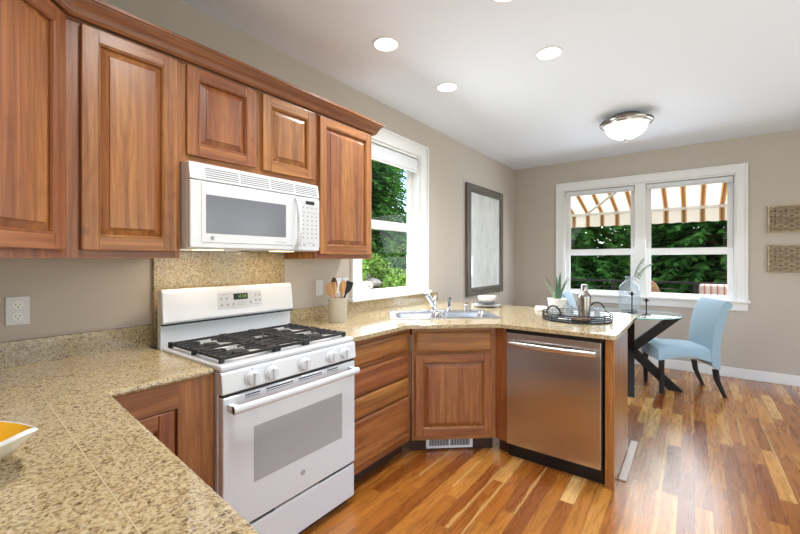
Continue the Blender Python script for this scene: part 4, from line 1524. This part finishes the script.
tag(o, 'folded white napkin at front left of the tray', 'napkin')

# potted aloe behind the tray
AX, AY = 1.288, 3.385
c = thing('potted_aloe', 'spiky green aloe in white pot behind the tray', 'plant', (AX, AY, TOP))
G().lathe([(0.055, 0.0), (0.06, 0.004), (0.078, 0.105), (0.080, 0.113), (0.076, 0.115), (0.070, 0.10), (0.0, 0.098)], 28).build('pot', PORCELAIN, c, smooth=40)
rnd = random.Random(5)
pr = Vector((cos(YAW), sin(YAW), 0))
pv = Vector((sin(YAW), -cos(YAW), 0))
for i, (lat, fr_, L, bend, wd, mt) in enumerate(((-0.8, 0.1, 0.19, 0.9, 0.009, 1), (-0.45, -0.2, 0.17, 0.45, 0.011, 0), (-0.12, 0.25, 0.165, 0.12, 0.014, 0), (0.10, 0.1, 0.19, 0.05, 0.016, 0), (0.22, -0.2, 0.165, 0.16, 0.014, 0), (0.5, 0.2, 0.17, 0.42, 0.011, 0), (0.85, -0.1, 0.17, 0.65, 0.009, 0), (-0.65, 0.3, 0.12, 0.6, 0.009, 1))):
    g = G()
    rings = []
    for k in range(9):
        u = k / 8
        off = (pr * lat + pv * fr_).normalized() * (0.018 + 1.2 * bend * L * (0.35 * u + 0.45 * u * u))
        ctr = Vector((off.x, off.y, 0.09 + 1.3 * L * u * (1 - 0.10 * bend * u)))
        w_ = wd * (1 - u) ** 0.6 + 0.0008
        th_ = 0.004 * (1 - u) + 0.0005
        s_ = pr if abs(lat) < 0.4 else (pr * 0.5 + pv * 0.85).normalized()
        n_ = s_.cross(Vector((0, 0, 1)))
        rings.append([ctr + s_ * (w_ * cos(2 * pi * q / 8)) + n_ * (th_ * sin(2 * pi * q / 8)) for q in range(8)])
    g.loft(rings)
    g.build('leaf', (ALOE, ALOE2)[mt], c, smooth=50)
# napkin stack left of the plant
o = G().box(-0.05, 0.05, -0.05, 0.05, 0, 0.014).box(-0.046, 0.048, -0.048, 0.046, 0.014, 0.026).box(-0.045, 0.040, -0.046, 0.04, 0.026, 0.036).build('napkin', CREAMFAB, bevel=0.005, loc=(1.155, 3.40, TOP), rot=R(30))
tag(o, 'folded white napkin stack on counter left of potted aloe', 'napkin')

# ------------------------------------------------------------------ dining table
TCX, TCY, TH = 1.66, 4.86, 0.782
ta = math.atan2(0.108, 0.994)
c = thing('dining_table', 'round glass dining table on dark crossed plank base', 'table', (TCX, TCY, 0), ta)
g = G()
g.lathe([(0.455, TH - 0.012), (0.46, TH - 0.009), (0.46, TH - 0.003), (0.455, TH)], 64, (0, 0, 0), 1, cap=False)
vt = [(0.455 * cos(2 * pi * i / 64), 0.455 * sin(2 * pi * i / 64)) for i in range(64)]
g.pts([(x, y, TH) for x, y in vt], 0)
g.pts([(x, y, TH - 0.012) for x, y in vt][::-1], 0)
g.build('glass_top', [TABLEGLASS, TABLEEDGE], c, smooth=40)
HL = TH - 0.0125


def plank(sgn, yw):
    """diagonal plank of the X frame in local xz-plane"""
    hw = 0.062
    x0 = 0.40
    return [(-sgn * (x0 + hw), 0.0), (-sgn * (x0 - hw), 0.0), (sgn * (x0 + hw), HL), (sgn * (x0 - hw), HL)]


for rot in (0, R(90)):
    for sgn in (1, -1):
        p = plank(sgn, 0)
        off = 0.0
        g = G().prism(p, -0.034, 0.034, 0, lambda a, b, h: (a, h, b))
        g.build('crossed_leg', DARKWOOD, c, rot=rot, bevel=0.003)


def chair(label, loc, rot):
    c_ = thing('dining_chair', label, 'chair', loc, rot, 'parsons chairs at the glass table')
    hw = 0.225
    # seat with softly rounded edges and an arched skirt
    rings = []
    nx = 10
    for i in range(nx + 1):
        x = -0.20 + 0.485 * i / nx
        e_ = 0.012 if i in (0, nx) else 0.0
        u = i / nx
        arch = 0.335 + 0.05 * sin(pi * u)
        ztop = 0.475 + 0.012 * sin(pi * u) - (0.018 if i in (0, nx) else 0)
        w_ = hw + 0.008 * sin(pi * u) - e_
        rg = [(x, -w_, arch), (x, -w_ - 0.002, 0.40), (x, -w_ + 0.004, ztop - 0.03), (x, -w_ + 0.03, ztop - 0.006), (x, -w_ * 0.5, ztop + 0.005), (x, w_ * 0.5, ztop + 0.005), (x, w_ - 0.03, ztop - 0.006), (x, w_ - 0.004, ztop - 0.03), (x, w_ + 0.002, 0.40), (x, w_, arch)]
        rings.append(rg)
    g_ = G().loft(rings)
    g_.build('seat', BLUEFAB, c_, smooth=60)
    # back: side profile lofted across the width
    def prof_(s_):
        f = [(-0.175, 0.44), (-0.182, 0.56), (-0.20, 0.70), (-0.232, 0.82), (-0.266, 0.905)]
        roll = [(-0.318 + 0.040 * cos(t_), 0.905 + 0.042 * sin(t_)) for t_ in [R(40 + 20 * k) for k in range(0, 13)]]
        b = [(-0.325, 0.845), (-0.296, 0.75), (-0.268, 0.63), (-0.252, 0.50), (-0.25, 0.27)]
        b2 = [(-0.178, 0.31)]
        return f + roll + b + b2
    pp = prof_(0)
    cxp = sum(p[0] for p in pp) / len(pp)
    rings = []
    for w_, sc in ((-hw, 0.94), (-hw + 0.012, 1.0), (hw - 0.012, 1.0), (hw, 0.94)):
        rings.append([(cxp + (x - cxp) * sc, w_, z if sc == 1 else z - 0.004 * (z > 0.9)) for x, z in pp])
    g_ = G().loft(rings)
    g_.build('backrest', BLUEFAB, c_, smooth=50)
    for sy in (-1, 1):
        y = sy * (hw - 0.028)
        q = 0.021

        def sq(x, z, r_):
            return [(x - r_, y - r_, z), (x + r_, y - r_, z), (x + r_, y + r_, z), (x - r_, y + r_, z)]
        G().loft([sq(0.250, 0.0, 0.015), sq(0.252, 0.20, 0.019), sq(0.252, 0.345, q)]).build('leg', DARKWOOD, c_, bevel=0.002)
        G().loft([sq(-0.305, 0.0, 0.014), sq(-0.275, 0.07, 0.016), sq(-0.235, 0.17, 0.019), sq(-0.222, 0.269, q)]).build('leg', DARKWOOD, c_, bevel=0.002)
    return c_


chair('pale blue upholstered chair with rolled back at right of glass table', (2.09, 5.0, 0), R(205))
chair('pale blue upholstered chair behind potted aloe, left of glass table', (1.24, 5.13, 0), R(4))

# vase and candle holders on the table
VX, VY = 1.617, 5.13
c = thing('vase', 'pale blue glass bottle vase with fern sprig on the table', 'vase', (VX, VY, TH))
G().lathe([(0.075, 0.0), (0.095, 0.006), (0.106, 0.05), (0.111, 0.13), (0.108, 0.21), (0.092, 0.275), (0.06, 0.312), (0.042, 0.33), (0.040, 0.37), (0.046, 0.38), (0.042, 0.38), (0.036, 0.37), (0.038, 0.33), (0.056, 0.308), (0.087, 0.27), (0.102, 0.21), (0.105, 0.13), (0.10, 0.05), (0.09, 0.012), (0, 0.008)], 36).build('glass_body', VASEGLASS, c, smooth=40)
g = G()
for (a, b, L) in ((0.25, 0.16, 0.4), (0.15, 0.21, 0.3)):
    p0 = Vector((0, 0, 0.06))
    p1 = Vector((0, 0, 0.36)) + pr * 0.02
    p2 = Vector((0, 0, 0.36 + b * 0.6)) + pr * a * 0.5
    p3 = Vector((0, 0, 0.36 + b)) + pr * a
    path = []
    for k in range(17):
        t_ = k / 16
        path.append(p0 * (1 - t_) ** 3 + p1 * 3 * t_ * (1 - t_) ** 2 + p2 * 3 * t_ * t_ * (1 - t_) + p3 * t_ ** 3)
    g.tube(path, 0.0018, 5)
    for k in range(8, 17):
        p = path[k]
        for sg in (-1, 1):
            for m_ in range(2):
                dr_ = (pr * 0.7 + Vector((0, 0, 1)) * (0.8 * sg) + pv * rnd.uniform(-.6, .6)).normalized()
                l_ = 0.042 * (1.15 - (k - 8) / 12)
                s_ = dr_.cross(pv).normalized() * 0.006
                q0 = p + pr * (0.008 * m_)
                g.pts([q0, q0 + dr_ * l_ * 0.5 + s_, q0 + dr_ * l_, q0 + dr_ * l_ * 0.5 - s_])
g.build('fern_sprig', FERN, c)


def holder(label, x, y, h__, candle):
    c_ = thing('candle_holder', label, 'candle holder', (x, y, TH))
    G().lathe([(0.045, 0.0), (0.045, 0.005), (0.012, 0.010), (0.006, 0.03), (0.006, h__ - 0.03), (0.010, h__ - 0.02), (0.010, h__ - 0.012), (0.030, h__ - 0.006), (0.030, h__), (0.0, h__)], 20).build('stem', IRON, c_, smooth=40)
    G().lathe([(0.012, 0), (0.012, 0.018), (0.0105, 0.018), (0.0105, 0.002), (0, 0.002)], 16, (0, 0, h__)).build('cup', IRON, c_, smooth=40)
    if candle:
        o_ = G().lathe([(0.0098, 0), (0.0088, 0.30), (0.004, 0.31), (0, 0.311)], 14).build('candle', WAX, smooth=40, loc=(x, y, TH + h__ + 0.0025))
        tag(o_, 'white taper candle in shorter black holder on the table', 'candle')


holder('taller black iron candle holder in front of blue vase', 1.675, 4.83, 0.205, False)
holder('shorter black iron candle holder right of vase with candle', 1.815, 4.72, 0.155, True)

# ------------------------------------------------------------------ outside: deck, awning, furniture
struct(G().box(-2.0, 6.5, YF + 0.2, 9.6, -0.16, -0.10).build('deck', DECK))
struct(G().box(-60, 60, -40, 90, -1.45, -1.40).build('ground', GROUND))
# awning
c = thing('awning', 'brown and cream striped awning over the deck outside far window', 'awning', (0, 0, 0))
AZ0, AY0, AY1 = 2.93, 6.06, 8.285
AZ1 = AZ0 - 0.30 * (AY1 - AY0)
X0, X1 = -2.2, 4.6
g = G()
g.loft([[(X0, AY0, AZ0), (X1, AY0, AZ0), (X1, AY0, AZ0 + 0.004), (X0, AY0, AZ0 + 0.004)], [(X0, AY1, AZ1), (X1, AY1, AZ1), (X1, AY1, AZ1 + 0.004), (X0, AY1, AZ1 + 0.004)]])
g.build('canopy', AWN, c)
g = G()
nv = 136
top = [(X0 + (X1 - X0) * i / nv, AY1 + 0.05, AZ1 - 0.03) for i in range(nv + 1)]
bot = [(X0 + (X1 - X0) * i / nv, AY1 + 0.05, AZ1 - 0.255 - 0.012 * abs(sin(pi * i / 4))) for i in range(nv + 1)]
for i in range(nv):
    g.pts([top[i], top[i + 1], bot[i + 1], bot[i]])
    g.pts([(p[0], p[1] + 0.003, p[2]) for p in (top[i], bot[i], bot[i + 1], top[i + 1])])
g.build('valance', AWN, c, weld=False)
G().box(X0, X1, AY1 - 0.02, AY1 + 0.045, AZ1 - 0.045, AZ1 + 0.02).build('front_bar', TRIM, c, bevel=0.01)
for xa, xb in ((0.35, 1.25), (4.3, 3.4)):
    g = G().tube([(xa, AY0 + 0.02, AZ0 - 0.12), (xb, (AY0 + AY1) / 2, (AZ0 + AZ1) / 2 - 0.1), (xa + (xb - xa) * .2, AY1, AZ1 - 0.02)], 0.025, 8)
    g.build('arm', TRIM, c)
G().box(X0, X1, AY0 - 0.05, AY0 + 0.05, AZ0 - 0.03, AZ0 + 0.1).build('cassette', TRIM, c, bevel=0.02)
# railing
c = thing('deck_railing', 'dark metal railing along the outer edge of deck', 'railing', (0, 9.25, -0.10))
G().box(-2.0, 6.5, -0.035, 0.035, 0.99, 1.03).build('top_rail', RAILM, c)
g = G()
for z in (0.12, 0.25, 0.38, 0.51, 0.64, 0.77, 0.88):
    g.tube([(-2.0, 0, z), (6.5, 0, z)], 0.009, 6)
g.split('cable', RAILM, c)
for i in range(7):
    x = -1.9 + i * 1.38
    G().box(x - 0.035, x + 0.035, -0.035, 0.035, 0, 0.99).build('post', RAILM, c)
# patio bench
c = thing('patio_sofa', 'cushioned patio sofa with patterned back on deck outside', 'sofa', (2.93, 8.55, -0.10), 0)
G().box(-0.75, 0.75, -0.35, 0.35, 0.22, 0.30).build('frame', DARKWOOD, c)
for x in (-0.7, 0.7):
    for y in (-0.3, 0.3):
        G().box(x - 0.03, x + 0.03, y - 0.03, y + 0.03, 0, 0.22).build('leg', DARKWOOD, c)
    G().box(x - 0.05, x + 0.05, -0.35, 0.35, 0.30, 0.62).build('arm', DARKWOOD, c, bevel=0.02)
G().box(-0.64, 0.64, -0.33, 0.12, 0.30, 0.46).build('seat_cushion', CUSHION, c, bevel=0.04, seg=3)
for a, b in ((-0.64, -0.01), (0.01, 0.64)):
    G().box(a, b, 0.13, 0.33, 0.30, 1.02).build('back_cushion', CUSHION, c, bevel=0.05, seg=3)
c = thing('patio_chair', 'round backed wicker patio chair beside the sofa outside', 'chair', (1.46, 8.4, -0.10), 0)
G().lathe([(0.26, 0.30), (0.30, 0.36), (0.30, 0.42), (0.0, 0.44)], 24).build('seat', CUSHION, c, smooth=40)
g = G()
for i in range(4):
    t_ = pi / 4 + i * pi / 2
    G().cyl((0.24 * cos(t_), 0.24 * sin(t_), 0), (0.2 * cos(t_), 0.2 * sin(t_), 0.31), 0.02, n=8).build('leg', DARKWOOD, c)
rings = []
for k in range(9):
    u = k / 8
    a_ = 0.30 * sin(pi * (0.5 * (1 - u) + 0.5 * u * 0.06 + 0.0))
    z = 0.40 + 0.70 * u
    hw = 0.30 * math.sqrt(max(0.0, 1 - (u * 0.98) ** 3))
    rings.append([(hw * cos(2 * pi * q / 20), 0.26 + 0.035 * sin(2 * pi * q / 20) + 0.05 * u, z) for q in range(20)])
g = G().loft(rings)
g.build('backrest', wood('tan_wicker', 0, rgb(120, 84, 60), rgb(168, 126, 94), rgb(200, 164, 130), coat=0, rough=0.8), c, smooth=50)


# ------------------------------------------------------------------ outside: trees and shrubs
def conifer_mesh(seed, height, base_r, levels=46):
    rn = random.Random(seed)
    g_ = G()
    for lv in range(levels):
        u = lv / (levels - 1)
        z = height * (0.04 + 0.94 * u)
        rad = base_r * (1 - u) ** 0.75 + 0.12
        nb = int(9 + 5 * (1 - u))
        for b in range(nb):
            az = 2 * pi * (b + rn.random()) / nb
            L = rad * rn.uniform(0.75, 1.1)
            d_ = Vector((cos(az), sin(az), 0))
            s_ = Vector((-sin(az), cos(az), 0))
            steps = max(4, int(L / 0.16))
            for k in range(1, steps + 1):
                f_ = k / steps
                p = d_ * (L * f_) + Vector((0, 0, z - 0.32 * L * f_ * f_ + 0.06 * L * f_))
                for m_ in range(3):
                    sg = (-1, 1, 0)[m_]
                    ln = (0.30 * (1 - 0.5 * f_) + 0.08) * rn.uniform(0.7, 1.3)
                    dir_ = (d_ * rn.uniform(0.5, 1.0) + s_ * (sg * rn.uniform(0.5, 1.1)) + Vector((0, 0, rn.uniform(-0.75, -0.05)))).normalized()
                    wv = dir_.cross(Vector((0, 0, 1))).normalized() * (ln * 0.16) + Vector((0, 0, rn.uniform(-.05, .05)))
                    g_.pts([p, p + dir_ * ln * 0.45 + wv, p + dir_ * ln, p + dir_ * ln * 0.5 - wv])
    return g_


def conifer(name, seed, height, br, loc, label, group):
    c_ = thing(name, label, 'tree', loc, seed * 1.3, group)
    G().cyl((0, 0, 0), (0, 0, height * 0.95), height * 0.018, 0.02, 8).build('trunk', BARK, c_)
    conifer_mesh(seed, height, br).build('foliage', CONIFER, c_, weld=False)
    return c_


TL_ = 'dense dark green conifer beyond the deck railing, seen through far window'
t1 = conifer('conifer_tree', 1, 10.5, 2.5, (-0.6, 12.6, -1.4), TL_, 'conifers beyond the deck')
t2 = conifer('conifer_tree', 2, 9.5, 2.4, (2.6, 12.9, -1.4), TL_, 'conifers beyond the deck')
for i, (x, y, src) in enumerate(((-4.4, 13.4, t2), (5.6, 13.6, t1), (-2.2, 16.6, t1), (1.0, 16.9, t2), (4.3, 16.9, t1), (-7.2, 17.8, t1), (8.4, 18.0, t2), (0.8, 22.6, t2), (-4.6, 22.4, t2), (6.2, 22.8, t1), (-10.4, 22.8, t1))):
    dup(src, (x, y, -1.4), i * 1.9, TL_, 'conifers beyond the deck')
# hillside beyond the sink window
g = G()
hv = {}
for i in range(15):
    for j in range(12):
        y = 2 + i * 1.6
        x = -1.2 - j * 1.5
        z = -1.0 + max(0, j - 0.6) * 0.48 + 0.15 * sin(i * 1.7 + j)
        hv[i, j] = g.bm.verts.new((x, y, z))
for i in range(14):
    for j in range(11):
        g.face([hv[i, j], hv[i + 1, j], hv[i + 1, j + 1], hv[i, j + 1]])
struct(g.build('hillside', GROUND, smooth=60))


def shrub_mesh(seed, r_, nleaf, ls):
    rn = random.Random(seed)
    g_ = G()
    lobes = [(Vector((rn.uniform(-.5, .5), rn.uniform(-.5, .5), rn.uniform(0.25, 0.75))) * r_, r_ * rn.uniform(0.42, 0.65)) for _ in range(9)]
    for _ in range(nleaf):
        c_, rr = rn.choice(lobes)
        v = Vector((rn.gauss(0, 1), rn.gauss(0, 1), rn.gauss(0, 1) + 0.3)).normalized()
        p = c_ + v * rr * rn.uniform(0.8, 1.02)
        if p.z < 0.02:
            continue
        a_ = Vector((rn.gauss(0, 1), rn.gauss(0, 1), rn.gauss(0, 1))).normalized()
        t1_ = (v.cross(a_)).normalized()
        t2_ = (v * 0.5 + t1_.cross(v) * 0.9).normalized()
        l_ = ls * rn.uniform(0.7, 1.3)
        g_.pts([p, p + t2_ * l_ * .5 + t1_ * l_ * .28, p + t2_ * l_, p + t2_ * l_ * .5 - t1_ * l_ * .28])
    return g_


SL = 'bright green leafy shrub on the bank outside sink window'
SL2 = 'deeper green shrub on the bank outside sink window'
shs = []
for k, mt, lb in ((11, SHRUB, SL), (12, SHRUB2, SL2), (13, SHRUB, SL)):
    c_ = thing('garden_shrub', lb, 'shrub', (0, 0, 0), 0, 'shrubs on the bank')
    shrub_mesh(k, 0.8, 3200, 0.10).build('foliage', mt, c_, weld=False)
    G().tube([(0, 0, -0.1), (0.02, 0, 0.3), (0.05, 0.03, 0.5)], [0.05, 0.04, 0.02], 7).build('stem', BARK, c_)
    shs.append(c_)


def hz_(x, y):
    j = (-1.2 - x) / 1.5
    return -1.0 + max(0, j - 0.6) * 0.48


rn = random.Random(21)
spots = []
for j in range(5):
    for i in range(5):
        x = -2.5 - j * 1.55 + rn.uniform(-.12, .12)
        y = 2.75 + (-x) * 1.15 + (i - 2.0) * 1.6 + rn.uniform(-.12, .12)
        fw = -sin(YAW) * (x - 2.19) + cos(YAW) * y
        px = 400 + 387 * (cos(YAW) * (x - 2.19) + sin(YAW) * y) / fw
        if not (352 < px < 379 and fw < 13.5):
            spots.append((x, y))
for i, (x, y) in enumerate(spots):
    k = i % 3 if i < 20 else rn.randrange(3)
    z = hz_(x, y) - 0.05
    s_ = rn.uniform(0.9, 1.08)
    if i < 3:
        o = shs[i]
        o.location = (x, y, z)
    else:
        o = dup(shs[k], (x, y, z), rn.uniform(0, 6))
    o.scale = (s_, s_, s_)
for i, (x, y) in enumerate(((-6.6, 9.6), (-6.2, 9.15), (-6.75, 10.3), (-7.4, 10.6), (-7.3, 9.9))):
    g = G()
    rg = random.Random(i)
    g.lathe([(0.05, 0.0), (0.24, 0.05), (0.26, 0.14), (0.16, 0.24), (0.0, 0.27)], 9, sx=rg.uniform(.8, 1.3), sy=rg.uniform(.7, 1.1))
    for v in g.bm.verts:
        v.co += Vector((rg.uniform(-.03, .03), rg.uniform(-.03, .03), rg.uniform(-.02, .02)))
    o = g.build('garden_rock', ROCK, loc=(x, y, hz_(x, y) - 0.1), rot=i * 1.1)
    o.scale = (1.15, 1.15, 1.15)
    tag(o, 'pale rock at foot of the bank outside sink window', 'rock', 'rocks outside the sink window')
for i, (x, y) in enumerate(((-0.9, 10.6), (0.8, 10.7), (2.5, 10.6), (4.2, 10.7))):
    o = dup(shs[2 if i % 2 else 0], (x, y, -0.75), i * 2.1, 'bright green shrub just beyond the deck railing, seen through far window', 'shrubs beyond the deck railing')
    o.scale = (1.05, 1.05, 1.1)
TLS = 'tall dark conifer on the bank outside sink window'
for i, (x, y, src) in enumerate(((-9.6, 13.2, t1), (-14.2, 12.4, t1), (-12.4, 17.4, t2), (-17.5, 17.0, t2))):
    dup(src, (x, y, hz_(x, y) - 0.2 - 0.6), i * 2.2, TLS, 'conifers on the bank')
